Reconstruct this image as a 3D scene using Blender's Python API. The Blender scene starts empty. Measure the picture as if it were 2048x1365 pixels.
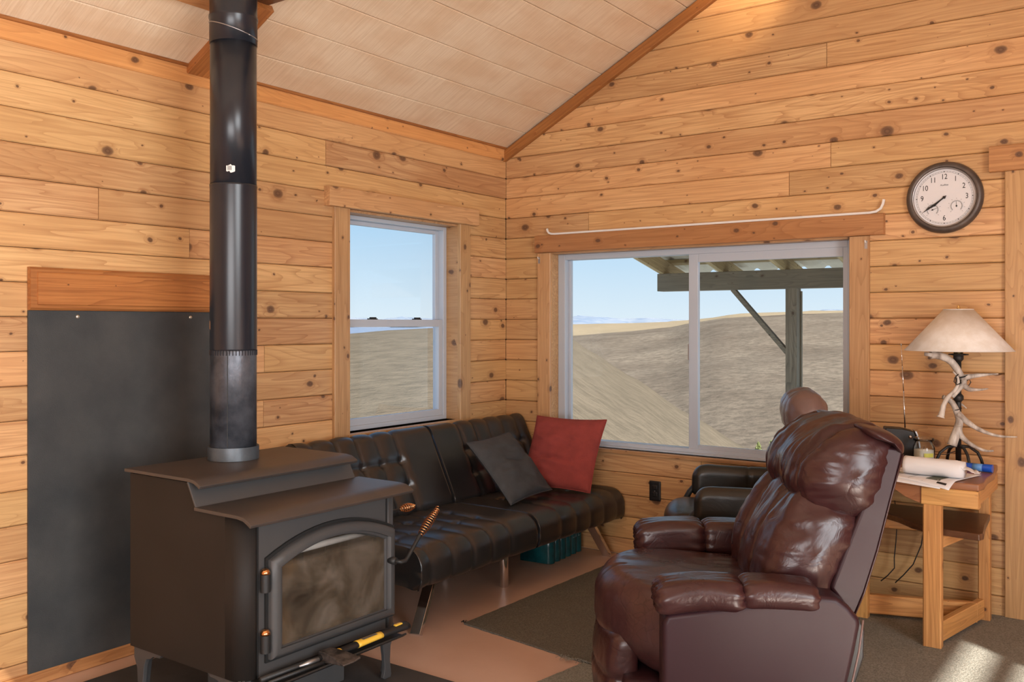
import bpy, bmesh, math, random
from mathutils import Vector, Matrix, noise, Euler
random.seed(7)
SC = bpy.context.scene
COL = SC.collection
PI = math.pi

# ------------------------------------------------------------------ camera
YAW = math.radians(35.6)
FW = Vector((-math.sin(YAW), math.cos(YAW), 0))
RT = Vector((math.cos(YAW), math.sin(YAW), 0))
cam_d = bpy.data.cameras.new('camera')
cam = bpy.data.objects.new('camera', cam_d)
COL.objects.link(cam)
cam.location = (3.4953, -4.8152, 1.37)
cam.rotation_euler = (math.radians(90), 0, YAW)
cam_d.sensor_width = 36.0
cam_d.lens = 36.0 * 1840 / 2048
cam_d.shift_y = -35.5 / 2048
cam_d.clip_start = 0.05
cam_d.clip_end = 30000
SC.camera = cam

# ------------------------------------------------------------------ world, sun, daylight, exposure
SC.view_settings.view_transform = 'Standard'
SC.view_settings.look = 'None'
SC.view_settings.gamma = 1.0
SC.view_settings.exposure = 0.0
SC.view_settings.use_curve_mapping = False

w = bpy.data.worlds.new('sky')
SC.world = w
w.use_nodes = True
nt = w.node_tree
bgn = nt.nodes['Background']
tc = nt.nodes.new('ShaderNodeTexCoord')
sx = nt.nodes.new('ShaderNodeSeparateXYZ')
rp = nt.nodes.new('ShaderNodeValToRGB')
nt.links.new(tc.outputs['Generated'], sx.inputs[0])
nt.links.new(sx.outputs['Z'], rp.inputs['Fac'])
nt.links.new(rp.outputs['Color'], bgn.inputs['Color'])
e = rp.color_ramp.elements
e[0].position = 0.0; e[0].color = (0.74, 0.87, 0.955, 1)
e[1].position = 1.0; e[1].color = (0.16, 0.36, 0.72, 1)
m_ = rp.color_ramp.elements.new(0.11); m_.color = (0.43, 0.69, 0.93, 1)
m_ = rp.color_ramp.elements.new(0.45); m_.color = (0.25, 0.49, 0.82, 1)
bgn.inputs['Strength'].default_value = 1.0

SUN_DIR = Vector((-0.8 * math.cos(math.radians(26)), 0.6 * math.cos(math.radians(26)), -math.sin(math.radians(26))))
sl = bpy.data.lights.new('sun', 'SUN')
sl.energy = 20.0
sl.color = (1.0, 0.93, 0.82)
sl.angle = math.radians(0.6)
so = bpy.data.objects.new('sun', sl)
COL.objects.link(so)
so.rotation_euler = SUN_DIR.to_track_quat('-Z', 'Y').to_euler()
so.location = (12, -12, 9)


def area(name, loc, aim, sx_, sy_, power, color):
    l = bpy.data.lights.new(name, 'AREA')
    l.shape = 'RECTANGLE'; l.size = sx_; l.size_y = sy_
    l.energy = power; l.color = color
    o = bpy.data.objects.new(name, l)
    COL.objects.link(o)
    o.location = loc
    o.rotation_euler = (Vector(aim) - Vector(loc)).to_track_quat('-Z', 'Y').to_euler()
    return o


# area lamps added inside the room to stand in for unseen window daylight
area('fill_front', (4.2, -6.9, 1.55), (2.4, 0, 1.5), 3.6, 1.9, 10, (0.93, 0.97, 1.0))  # added fill before the solid front wall, lights the gable evenly
area('daylight_side', (6.25, -4.4, 1.6), (0, -5.4, 1.4), 2.4, 2.0, 180, (0.95, 0.98, 1.0))
area('ceiling_fill', (3.0, -5.6, 0.9), (0.4, -3.6, 3.0), 2.0, 1.2, 80, (0.95, 0.97, 1.0))  # added fill aimed up to brighten the ceiling, no fixture stands here
# track spot whose pool falls on the top of the gable wall
pl = bpy.data.lights.new('track_spot', 'SPOT')
pl.energy = 30; pl.color = (1.0, 0.72, 0.42); pl.spot_size = math.radians(50); pl.spot_blend = 1.0
pl.shadow_soft_size = 0.05
po = bpy.data.objects.new('track_spot', pl)
COL.objects.link(po)
po.location = (2.0, -0.55, 3.40)
po.rotation_euler = (Vector((1.62, 0.0, 3.16)) - Vector(po.location)).to_track_quat('-Z', 'Y').to_euler()


# ------------------------------------------------------------------ materials
def nodes(name):
    m = bpy.data.materials.new(name)
    m.use_nodes = True
    n = m.node_tree
    return m, n, n.nodes['Principled BSDF']


def nn(n, t, **kw):
    x = n.nodes.new(t)
    for k, v in kw.items():
        if k.startswith('i_'):
            x.inputs[k[2:].replace('_', ' ')].default_value = v
        else:
            setattr(x, k, v)
    return x


def mth(n, op, a, b=None, c=None, clamp=False):
    x = n.nodes.new('ShaderNodeMath'); x.operation = op; x.use_clamp = clamp
    for i, v in enumerate((a, b, c)):
        if v is None:
            continue
        if isinstance(v, (int, float)):
            x.inputs[i].default_value = v
        else:
            n.links.new(v, x.inputs[i])
    return x.outputs[0]


def mixc(n, fac, a, b, mode='MIX'):
    x = n.nodes.new('ShaderNodeMix'); x.data_type = 'RGBA'; x.blend_type = mode
    for i, v in ((0, fac), (6, a), (7, b)):
        if isinstance(v, (int, float)):
            x.inputs[i].default_value = v
        elif isinstance(v, tuple):
            x.inputs[i].default_value = (v[0], v[1], v[2], 1)
        else:
            n.links.new(v, x.inputs[i])
    return x.outputs[2]


def vmul(n, v, s):
    x = n.nodes.new('ShaderNodeVectorMath'); x.operation = 'MULTIPLY'
    n.links.new(v, x.inputs[0]); x.inputs[1].default_value = s
    return x.outputs[0]


def ramp(n, fac, stops):
    r = n.nodes.new('ShaderNodeValToRGB')
    n.links.new(fac, r.inputs[0])
    el = r.color_ramp.elements
    while len(el) < len(stops):
        el.new(0.5)
    for q, (p, c) in zip(el, stops):
        q.position = p
        q.color = (c[0], c[1], c[2], 1) if isinstance(c, tuple) else (c, c, c, 1)
    return r.outputs[0]


def wood(name, light, mid, dark, knots=1.0, rough=0.42, ring=1.0, var=1.0, knotcol=(0.07, 0.03, 0.018)):
    """Board material: length of the board along local X, width along local Z."""
    m, n, b = nodes(name)
    L = n.links.new
    tcn = n.nodes.new('ShaderNodeTexCoord'); oi = n.nodes.new('ShaderNodeObjectInfo')
    cmb = n.nodes.new('ShaderNodeCombineXYZ')
    L(mth(n, 'MULTIPLY', oi.outputs['Random'], 61.7), cmb.inputs[0])
    L(mth(n, 'MULTIPLY', oi.outputs['Random'], 23.1), cmb.inputs[1])
    L(mth(n, 'MULTIPLY', oi.outputs['Random'], 37.3), cmb.inputs[2])
    add = n.nodes.new('ShaderNodeVectorMath'); add.operation = 'ADD'
    L(tcn.outputs['Object'], add.inputs[0]); L(cmb.outputs[0], add.inputs[1])
    P = add.outputs[0]
    # knots in the board's plane
    sp = n.nodes.new('ShaderNodeSeparateXYZ'); L(P, sp.inputs[0])
    fl = n.nodes.new('ShaderNodeCombineXYZ')
    L(mth(n, 'MULTIPLY', sp.outputs[0], 4.6), fl.inputs[0])
    L(mth(n, 'MULTIPLY', mth(n, 'ADD', sp.outputs[2], sp.outputs[1]), 6.2), fl.inputs[1])
    dn = nn(n, 'ShaderNodeTexNoise', i_Scale=22.0, i_Detail=2.0); L(P, dn.inputs['Vector'])
    dm = n.nodes.new('ShaderNodeVectorMath'); dm.operation = 'MULTIPLY_ADD'
    L(dn.outputs['Color'], dm.inputs[0]); dm.inputs[1].default_value = (0.07, 0.07, 0); L(fl.outputs[0], dm.inputs[2])
    vo = nn(n, 'ShaderNodeTexVoronoi', i_Scale=1.0); vo.voronoi_dimensions = '2D'
    L(dm.outputs[0], vo.inputs['Vector'])
    cs = n.nodes.new('ShaderNodeSeparateColor'); L(vo.outputs['Color'], cs.inputs[0])
    rad = mth(n, 'MULTIPLY', mth(n, 'POWER', cs.outputs[0], 1.9), 0.125 * knots)
    rad = mth(n, 'MULTIPLY', rad, mth(n, 'GREATER_THAN', cs.outputs[1], 0.30))
    rad = mth(n, 'MAXIMUM', rad, 0.0005)
    q = mth(n, 'DIVIDE', vo.outputs['Distance'], rad)           # 1 at the knot's rim
    core = mth(n, 'SUBTRACT', 1.25, q, clamp=True)
    core = mth(n, 'MULTIPLY', core, 2.2, clamp=True)
    halo = mth(n, 'MULTIPLY', mth(n, 'SUBTRACT', 2.6, q, clamp=True), 0.5)
    v2 = nn(n, 'ShaderNodeTexVoronoi', i_Scale=1.9); v2.voronoi_dimensions = '2D'
    L(dm.outputs[0], v2.inputs['Vector'])
    cs2 = n.nodes.new('ShaderNodeSeparateColor'); L(v2.outputs['Color'], cs2.inputs[0])
    r2_ = mth(n, 'MULTIPLY', mth(n, 'GREATER_THAN', cs2.outputs[0], 0.80), mth(n, 'MULTIPLY', cs2.outputs[1], 0.075 * knots))
    q2 = mth(n, 'DIVIDE', v2.outputs['Distance'], mth(n, 'MAXIMUM', r2_, 0.0004))
    q = mth(n, 'MINIMUM', q, q2)
    core = mth(n, 'MULTIPLY', mth(n, 'SUBTRACT', 1.25, q, clamp=True), 2.2, clamp=True)
    halo = mth(n, 'MULTIPLY', mth(n, 'SUBTRACT', 2.6, q, clamp=True), 0.5)
    # growth rings
    g1 = nn(n, 'ShaderNodeTexNoise', i_Scale=1.0, i_Detail=2.5, i_Roughness=0.45, i_Distortion=0.3)
    L(vmul(n, P, (0.55, 5.0, 6.5)), g1.inputs['Vector'])
    ph = mth(n, 'MULTIPLY_ADD', g1.outputs['Fac'], 21.0 * ring, mth(n, 'MULTIPLY', halo, 1.5))
    fr = mth(n, 'FRACT', ph)
    tri = mth(n, 'POWER', fr, 4.5)
    g2 = nn(n, 'ShaderNodeTexNoise', i_Scale=1.0, i_Detail=4.0, i_Roughness=0.6)
    L(vmul(n, P, (2.5, 70, 95)), g2.inputs['Vector'])
    g3 = nn(n, 'ShaderNodeTexNoise', i_Scale=1.6, i_Detail=3.0)
    L(vmul(n, P, (1.0, 1.6, 2.2)), g3.inputs['Vector'])
    c = mixc(n, ramp(n, g3.outputs['Fac'], [(0.35, 0.0), (0.68, 1.0)]), light, mid)
    c = mixc(n, mth(n, 'MULTIPLY', tri, 0.75), c, dark)
    c = mixc(n, ramp(n, g2.outputs['Fac'], [(0.40, 0.50), (0.60, 0.0)]), c, dark)
    # board to board difference
    c = mixc(n, mth(n, 'MULTIPLY', mth(n, 'FRACT', mth(n, 'MULTIPLY', oi.outputs['Random'], 7.31)), 0.42 * var), c, mid)
    hs = n.nodes.new('ShaderNodeHueSaturation')
    L(c, hs.inputs['Color'])
    L(mth(n, 'MULTIPLY_ADD', oi.outputs['Random'], 0.26 * var, 1 - 0.15 * var), hs.inputs['Value'])
    L(mth(n, 'MULTIPLY_ADD', mth(n, 'FRACT', mth(n, 'MULTIPLY', oi.outputs['Random'], 3.7)), 0.010 * var, 0.5 - 0.003 * var), hs.inputs['Hue'])
    c = hs.outputs[0]
    c = mixc(n, mth(n, 'MULTIPLY', mth(n, 'MULTIPLY', halo, 0.55, clamp=True), 1.0), c, (dark[0] * 0.75, dark[1] * 0.68, dark[2] * 0.6))
    rg = mth(n, 'MULTIPLY', mth(n, 'SINE', mth(n, 'MULTIPLY', q, 11.0)), 0.25)
    kc = mixc(n, mth(n, 'ADD', rg, 0.35, clamp=True), knotcol, (0.19, 0.095, 0.05))
    c = mixc(n, mth(n, 'MULTIPLY', core, 0.88), c, kc)
    L(c, b.inputs['Base Color'])
    b.inputs['Roughness'].default_value = rough
    bp = nn(n, 'ShaderNodeBump', i_Strength=0.22, i_Distance=0.002)
    L(mth(n, 'SUBTRACT', g2.outputs['Fac'], mth(n, 'MULTIPLY', core, 0.5)), bp.inputs['Height'])
    L(bp.outputs[0], b.inputs['Normal'])
    return m


def plain(name, col, rough=0.5, metal=0.0, var=0.0, vscale=6.0, bump=0.0, bscale=200.0, col2=None, coat=0.0, stretch=(1, 1, 1), spec=None):
    m, n, b = nodes(name)
    b.inputs['Base Color'].default_value = (*col, 1)
    b.inputs['Roughness'].default_value = rough
    b.inputs['Metallic'].default_value = metal
    if coat:
        b.inputs['Coat Weight'].default_value = coat
        b.inputs['Coat Roughness'].default_value = 0.15
    if spec is not None:
        b.inputs['Specular IOR Level'].default_value = spec
    tcn = n.nodes.new('ShaderNodeTexCoord')
    v = vmul(n, tcn.outputs['Object'], stretch)
    if var or col2:
        t = nn(n, 'ShaderNodeTexNoise', i_Scale=vscale, i_Detail=5.0, i_Roughness=0.6)
        n.links.new(v, t.inputs['Vector'])
        c2 = col2 or tuple(x * (1 - var) for x in col)
        n.links.new(mixc(n, ramp(n, t.outputs['Fac'], [(0.36, 0.0), (0.66, 1.0)]), col, c2), b.inputs['Base Color'])
    if bump:
        t2 = nn(n, 'ShaderNodeTexNoise', i_Scale=bscale, i_Detail=3.0)
        n.links.new(v, t2.inputs['Vector'])
        bp = nn(n, 'ShaderNodeBump', i_Strength=bump, i_Distance=0.003)
        n.links.new(t2.outputs['Fac'], bp.inputs['Height'])
        n.links.new(bp.outputs[0], b.inputs['Normal'])
    return m


def leather(name, col, col2, rough=0.33, wrinkle=0.5, wscale=14.0, crack=0.0, spec=0.5):
    m, n, b = nodes(name)
    b.inputs['Specular IOR Level'].default_value = spec
    tcn = n.nodes.new('ShaderNodeTexCoord'); V = tcn.outputs['Object']
    t = nn(n, 'ShaderNodeTexNoise', i_Scale=5.0, i_Detail=4.0); n.links.new(V, t.inputs['Vector'])
    c = mixc(n, ramp(n, t.outputs['Fac'], [(0.35, 0.0), (0.7, 1.0)]), col, col2)
    f = nn(n, 'ShaderNodeTexNoise', i_Scale=wscale, i_Detail=3.0, i_Distortion=1.2); n.links.new(V, f.inputs['Vector'])
    g = nn(n, 'ShaderNodeTexVoronoi', i_Scale=420.0); n.links.new(V, g.inputs['Vector'])
    b1 = nn(n, 'ShaderNodeBump', i_Strength=wrinkle, i_Distance=0.006)
    rid = mth(n, 'ABSOLUTE', mth(n, 'SUBTRACT', f.outputs['Fac'], 0.5))
    n.links.new(mth(n, 'MINIMUM', rid, 0.09), b1.inputs['Height'])
    b1.inputs['Distance'].default_value = 0.02
    b2 = nn(n, 'ShaderNodeBump', i_Strength=0.10 if wrinkle > 0.08 else 0.015, i_Distance=0.0006)
    n.links.new(g.outputs['Distance'], b2.inputs['Height']); n.links.new(b1.outputs[0], b2.inputs['Normal'])
    nrm = b2.outputs[0]
    if crack:
        k = nn(n, 'ShaderNodeTexVoronoi', i_Scale=24.0, feature='DISTANCE_TO_EDGE'); 
        dn = nn(n, 'ShaderNodeTexNoise', i_Scale=9.0, i_Detail=2.0); n.links.new(V, dn.inputs['Vector'])
        ad = n.nodes.new('ShaderNodeVectorMath'); ad.operation = 'MULTIPLY_ADD'
        n.links.new(dn.outputs['Color'], ad.inputs[0]); ad.inputs[1].default_value = (0.12, 0.12, 0.12); n.links.new(V, ad.inputs[2])
        n.links.new(ad.outputs[0], k.inputs['Vector'])
        ln = ramp(n, k.outputs['Distance'], [(0.0, 1.0), (0.035, 0.0)])
        c = mixc(n, mth(n, 'MULTIPLY', ln, crack), c, tuple(x * 0.35 for x in col))
    n.links.new(c, b.inputs['Base Color'])
    n.links.new(nrm, b.inputs['Normal'])
    n.links.new(mth(n, 'MULTIPLY_ADD', t.outputs['Fac'], 0.2, rough - 0.1), b.inputs['Roughness'])
    return m


def glass_mat(name, tint=(1, 1, 1), gloss=1.0):
    m = bpy.data.materials.new(name); m.use_nodes = True
    n = m.node_tree; n.nodes.clear()
    o = n.nodes.new('ShaderNodeOutputMaterial'); mx = n.nodes.new('ShaderNodeMixShader')
    tr = n.nodes.new('ShaderNodeBsdfTransparent'); gl = n.nodes.new('ShaderNodeBsdfGlossy')
    tr.inputs[0].default_value = (*tint, 1); gl.inputs['Roughness'].default_value = 0.02
    fr = nn(n, 'ShaderNodeFresnel', i_IOR=1.3)
    n.links.new(mth(n, 'MULTIPLY', fr.outputs[0], gloss), mx.inputs[0]); n.links.new(tr.outputs[0], mx.inputs[1]); n.links.new(gl.outputs[0], mx.inputs[2])
    n.links.new(mx.outputs[0], o.inputs[0])
    return m


M = {}
M['pine'] = wood('knotty_pine', (0.76, 0.48, 0.235), (0.64, 0.355, 0.155), (0.41, 0.19, 0.078), knots=1.1, var=1.1)
M['trim'] = wood('cedar_trim', (0.60, 0.30, 0.125), (0.50, 0.225, 0.085), (0.31, 0.115, 0.04), knots=0.9)
M['casing'] = wood('casing_wood', (0.66, 0.40, 0.20), (0.56, 0.31, 0.14), (0.38, 0.19, 0.08), knots=1.0)
M['redwood'] = wood('stained_trim', (0.50, 0.20, 0.062), (0.40, 0.145, 0.042), (0.24, 0.075, 0.022), knots=0.35)
M['tablewood'] = wood('table_pine', (0.80, 0.43, 0.16), (0.68, 0.33, 0.11), (0.45, 0.19, 0.06), knots=0.8, rough=0.35)
M['slab'] = wood('dark_slab', (0.19, 0.085, 0.045), (0.13, 0.055, 0.03), (0.07, 0.028, 0.016), knots=0.3, rough=0.28)
M['slabtop'] = wood('slab_top', (0.46, 0.21, 0.10), (0.36, 0.15, 0.07), (0.22, 0.085, 0.04), knots=0.3, rough=0.28)
M['deckwood'] = wood('weathered_wood', (0.29, 0.23, 0.155), (0.23, 0.18, 0.12), (0.12, 0.092, 0.062), knots=0.6, rough=0.8, knotcol=(0.04, 0.03, 0.02))
M['rafterwood'] = wood('rafter_wood', (0.48, 0.34, 0.17), (0.38, 0.26, 0.125), (0.22, 0.15, 0.07), knots=0.6, rough=0.8)


def ceiling_mat():
    m, n, b = nodes('ceiling_panel')
    tcn = n.nodes.new('ShaderNodeTexCoord'); oi = n.nodes.new('ShaderNodeObjectInfo')
    cmb = n.nodes.new('ShaderNodeCombineXYZ'); n.links.new(mth(n, 'MULTIPLY', oi.outputs['Random'], 31.0), cmb.inputs[0])
    ad = n.nodes.new('ShaderNodeVectorMath'); n.links.new(tcn.outputs['Object'], ad.inputs[0]); n.links.new(cmb.outputs[0], ad.inputs[1])
    P = ad.outputs[0]
    t = nn(n, 'ShaderNodeTexNoise', i_Scale=1.0, i_Detail=3.0, i_Roughness=0.7); n.links.new(vmul(n, P, (150, 1, 4)), t.inputs['Vector'])
    u = nn(n, 'ShaderNodeTexNoise', i_Scale=3.0, i_Detail=3.0); n.links.new(vmul(n, P, (1, 1, 2)), u.inputs['Vector'])
    c = mixc(n, ramp(n, u.outputs['Fac'], [(0.4, 0.0), (0.65, 1.0)]), (0.84, 0.68, 0.49), (0.76, 0.56, 0.37))
    c = mixc(n, ramp(n, t.outputs['Fac'], [(0.38, 0.45), (0.58, 0.0)]), c, (0.62, 0.43, 0.26))
    n.links.new(c, b.inputs['Base Color']); b.inputs['Roughness'].default_value = 0.7
    bp = nn(n, 'ShaderNodeBump', i_Strength=0.3, i_Distance=0.002); n.links.new(t.outputs['Fac'], bp.inputs['Height']); n.links.new(bp.outputs[0], b.inputs['Normal'])
    return m


M['ceiling'] = ceiling_mat()
M['vinyl'] = plain('white_vinyl', (0.50, 0.55, 0.62), 0.4)
M['glass'] = glass_mat('window_glass', gloss=0.25)
M['jarglass'] = glass_mat('jar_glass', (0.93, 0.96, 0.97), 2.2)
M['floor'] = plain('painted_floor', (0.64, 0.43, 0.33), 0.36, col2=(0.58, 0.38, 0.285), vscale=2.2, bump=0.15, bscale=9)


def carpet(name, a, b_):
    m, n, b = nodes(name)
    tcn = n.nodes.new('ShaderNodeTexCoord')
    t = nn(n, 'ShaderNodeTexNoise', i_Scale=170.0, i_Detail=3.0); n.links.new(tcn.outputs['Object'], t.inputs['Vector'])
    u = nn(n, 'ShaderNodeTexNoise', i_Scale=6.0, i_Detail=4.0); n.links.new(tcn.outputs['Object'], u.inputs['Vector'])
    c = mixc(n, ramp(n, t.outputs['Fac'], [(0.35, 0.0), (0.65, 1.0)]), a, b_)
    c = mixc(n, ramp(n, u.outputs['Fac'], [(0.35, 0.0), (0.75, 0.3)]), c, a)
    n.links.new(c, b.inputs['Base Color']); b.inputs['Roughness'].default_value = 1.0
    b.inputs['Specular IOR Level'].default_value = 0.1
    bp = nn(n, 'ShaderNodeBump', i_Strength=0.8, i_Distance=0.004); n.links.new(t.outputs['Fac'], bp.inputs['Height']); n.links.new(bp.outputs[0], b.inputs['Normal'])
    return m


M['carpet'] = carpet('olive_carpet', (0.105, 0.098, 0.082), (0.18, 0.168, 0.142))
M['carpet2'] = carpet('sunlit_carpet', (0.19, 0.185, 0.16), (0.34, 0.33, 0.29))  # same carpet lightened: the sunlight is put into its colour
M['blackboard'] = plain('cement_board_black', (0.030, 0.035, 0.038), 0.62, col2=(0.055, 0.058, 0.058), vscale=4.0, bump=0.35, bscale=260)
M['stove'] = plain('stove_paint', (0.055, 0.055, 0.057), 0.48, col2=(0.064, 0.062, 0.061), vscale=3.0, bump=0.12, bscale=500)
M['stoveside'] = plain('stove_side_dark', (0.018, 0.0145, 0.0125), 0.62, col2=(0.022, 0.018, 0.0155), vscale=3.0, bump=0.12, bscale=500, spec=0.25)  # darker than the body, used on the left side only
M['stovetop'] = plain('stove_top_paint', (0.050, 0.043, 0.040), 0.42, col2=(0.068, 0.052, 0.045), vscale=5.0)
M['pipeblack'] = plain('pipe_black', (0.012, 0.015, 0.022), 0.28, col2=(0.018, 0.021, 0.028), vscale=2.5)
M['pipeold'] = plain('pipe_scorched', (0.03, 0.036, 0.048), 0.38, col2=(0.13, 0.14, 0.165), vscale=7.0, bump=0.3, bscale=60, metal=0.4)
M['pipecollar'] = plain('pipe_collar', (0.06, 0.072, 0.085), 0.4, col2=(0.12, 0.14, 0.16), vscale=8.0, metal=0.3)
M['iron'] = plain('black_iron', (0.018, 0.018, 0.018), 0.5, bump=0.2, bscale=150)
M['copper'] = plain('copper_spring', (0.78, 0.40, 0.18), 0.25, metal=1.0)
M['brass'] = plain('brass', (0.80, 0.58, 0.25), 0.25, metal=1.0)
M['chrome'] = plain('chrome', (0.72, 0.72, 0.74), 0.12, metal=1.0)
M['steel'] = plain('dull_steel', (0.45, 0.45, 0.46), 0.4, metal=0.9)
M['blackleather'] = leather('black_faux_leather', (0.014, 0.014, 0.0145), (0.020, 0.019, 0.019), 0.34, 0.0, 10.0, spec=0.85)
M['blackleather2'] = leather('black_recliner_leather', (0.016, 0.015, 0.013), (0.026, 0.022, 0.018), 0.32, 0.10, 9.0)
M['burgundy'] = leather('burgundy_leather', (0.034, 0.0105, 0.0115), (0.052, 0.019, 0.019), 0.30, 0.22, 9.0)
M['burgundyseat'] = leather('burgundy_seat_leather', (0.040, 0.0135, 0.0145), (0.062, 0.025, 0.025), 0.30, 0.16, 8.0, crack=0.45)
M['burgundyvinyl'] = leather('burgundy_vinyl', (0.028, 0.010, 0.0135), (0.031, 0.011, 0.015), 0.42, 0.03, 5.0, spec=0.3)
M['brownleather'] = leather('brown_leather', (0.15, 0.09, 0.08), (0.20, 0.13, 0.115), 0.33, 0.2, 10.0)
M['greycloth'] = plain('charcoal_cloth', (0.055, 0.060, 0.066), 0.75, var=0.25, vscale=20, bump=0.5, bscale=300)
M['redcloth'] = plain('red_cloth', (0.33, 0.055, 0.045), 0.9, var=0.2, vscale=12, bump=0.6, bscale=300)
M['black'] = plain('black_plastic', (0.012, 0.012, 0.013), 0.45)
M['darkgap'] = plain('dark_gap', (0.008, 0.008, 0.008), 0.9)
M['white'] = plain('white_paint', (0.80, 0.79, 0.76), 0.4)
M['paper'] = plain('paper', (0.82, 0.82, 0.84), 0.7)
M['shade'] = plain('lamp_shade_paper', (0.84, 0.81, 0.76), 0.8, col2=(0.74, 0.68, 0.60), vscale=18.0)
M['antler'] = plain('antler', (0.72, 0.68, 0.62), 0.5, col2=(0.30, 0.25, 0.21), vscale=26.0, stretch=(1, 1, 0.35), bump=0.4, bscale=90)
M['clockframe'] = plain('clock_bronze', (0.085, 0.068, 0.06), 0.42, col2=(0.13, 0.105, 0.09), vscale=16.0, metal=0.4)
M['clockface'] = plain('clock_face', (0.76, 0.76, 0.78), 0.5)
M['ink'] = plain('black_ink', (0.01, 0.01, 0.01), 0.6)
M['greyink'] = plain('grey_ink', (0.30, 0.31, 0.32), 0.6)
M['darkgreenink'] = plain('olive_print', (0.09, 0.10, 0.06), 0.6)
M['wax'] = plain('candle_wax', (0.80, 0.77, 0.68), 0.5)
M['yellow'] = plain('yellow_rubber', (0.80, 0.50, 0.06), 0.4)
M['labelyellow'] = plain('label_yellow', (0.62, 0.66, 0.12), 0.5)
M['labelblue'] = plain('label_blue', (0.38, 0.46, 0.56), 0.5)
M['blue'] = plain('blue_plastic', (0.01, 0.09, 0.55), 0.3)
M['bluelight'] = plain('blue_label', (0.12, 0.33, 0.72), 0.4)
M['teal'] = plain('teal_wrap', (0.006, 0.09, 0.105), 0.25, var=0.4, vscale=14.0)
M['tealink'] = plain('wrap_print', (0.12, 0.28, 0.33), 0.4)
M['rust'] = plain('hatchet_head', (0.028, 0.024, 0.022), 0.45, col2=(0.16, 0.13, 0.115), vscale=28.0, metal=0.5)
M['ash'] = plain('ash', (0.30, 0.27, 0.24), 1.0, var=0.5, vscale=20.0)
M['firebrick'] = plain('firebrick', (0.34, 0.25, 0.17), 0.9, col2=(0.20, 0.14, 0.09), vscale=8.0)
M['airtube'] = plain('air_tube', (0.55, 0.52, 0.48), 0.6)
M['metalroof'] = plain('roof_metal', (0.62, 0.55, 0.42), 0.6, var=0.2, vscale=5.0)
M['screw'] = plain('screw', (0.60, 0.58, 0.50), 0.35, metal=0.8)


def soot():
    m = bpy.data.materials.new('sooty_stove_glass'); m.use_nodes = True
    n = m.node_tree; b = n.nodes['Principled BSDF']; o = n.nodes['Material Output']
    tcn = n.nodes.new('ShaderNodeTexCoord')
    t = nn(n, 'ShaderNodeTexNoise', i_Scale=5.5, i_Detail=7.0, i_Roughness=0.62, i_Distortion=0.5); n.links.new(tcn.outputs['Object'], t.inputs['Vector'])
    u = nn(n, 'ShaderNodeTexNoise', i_Scale=3.0, i_Detail=3.0); n.links.new(tcn.outputs['Object'], u.inputs['Vector'])
    c = ramp(n, t.outputs['Fac'], [(0.30, (0.022, 0.016, 0.012)), (0.47, (0.10, 0.078, 0.055)), (0.60, (0.17, 0.14, 0.11)), (0.74, (0.27, 0.24, 0.20))])
    c = mixc(n, ramp(n, u.outputs['Fac'], [(0.48, 0.0), (0.68, 0.6)]), c, (0.18, 0.10, 0.045))
    n.links.new(c, b.inputs['Base Color']); b.inputs['Roughness'].default_value = 0.12
    tr = n.nodes.new('ShaderNodeBsdfTransparent'); mx = n.nodes.new('ShaderNodeMixShader')
    sz = n.nodes.new('ShaderNodeSeparateXYZ'); n.links.new(tcn.outputs['Object'], sz.inputs[0])
    clr = ramp(n, mth(n, 'ADD', sz.outputs[2], mth(n, 'MULTIPLY', t.outputs['Fac'], 0.03)), [(0.572, 1.0), (0.592, 0.18)])
    n.links.new(mth(n, 'MULTIPLY', clr, ramp(n, t.outputs['Fac'], [(0.3, 0.88), (0.7, 0.6)])), mx.inputs[0])
    n.links.new(tr.outputs[0], mx.inputs[1]); n.links.new(b.outputs[0], mx.inputs[2]); n.links.new(mx.outputs[0], o.inputs[0])
    return m


M['soot'] = soot()


def grass(name, a, b_, c_):
    m, n, b = nodes(name)
    tcn = n.nodes.new('ShaderNodeTexCoord'); V = tcn.outputs['Object']
    t = nn(n, 'ShaderNodeTexNoise', i_Scale=0.035, i_Detail=7.0, i_Roughness=0.65); n.links.new(V, t.inputs['Vector'])
    u = nn(n, 'ShaderNodeTexNoise', i_Scale=0.5, i_Detail=6.0, i_Roughness=0.75); n.links.new(V, u.inputs['Vector'])
    c = mixc(n, ramp(n, t.outputs['Fac'], [(0.36, 0.0), (0.64, 1.0)]), a, b_)
    c = mixc(n, ramp(n, u.outputs['Fac'], [(0.40, 0.55), (0.58, 0.0)]), c, c_)
    n.links.new(c, b.inputs['Base Color']); b.inputs['Roughness'].default_value = 1.0; b.inputs['Specular IOR Level'].default_value = 0.0
    bp = nn(n, 'ShaderNodeBump', i_Strength=0.6, i_Distance=0.5); n.links.new(u.outputs['Fac'], bp.inputs['Height']); n.links.new(bp.outputs[0], b.inputs['Normal'])
    return m


M['hill'] = grass('dry_hill_grass', (0.122, 0.099, 0.077), (0.18, 0.15, 0.117), (0.06, 0.052, 0.042))
M['spur'] = grass('dry_spur_grass', (0.142, 0.118, 0.088), (0.112, 0.094, 0.07), (0.072, 0.062, 0.047))
M['stubble'] = grass('stubble_field', (0.26, 0.21, 0.145), (0.235, 0.19, 0.125), (0.21, 0.17, 0.11))
M['mountain'] = plain('far_mountain', (0.145, 0.19, 0.26), 1.0, col2=(0.24, 0.27, 0.31), vscale=0.004, spec=0.0)  # aerial haze put into the colour as blue-grey
M['valley'] = plain('far_valley', (0.14, 0.18, 0.25), 1.0, spec=0.0)  # blue of the distant haze mixed into the ground colour
M['leaf'] = plain('bush_leaf', (0.07, 0.085, 0.02), 0.7, var=0.4, vscale=3.0)
M['bark'] = plain('bush_bark', (0.05, 0.035, 0.02), 0.9)


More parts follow.
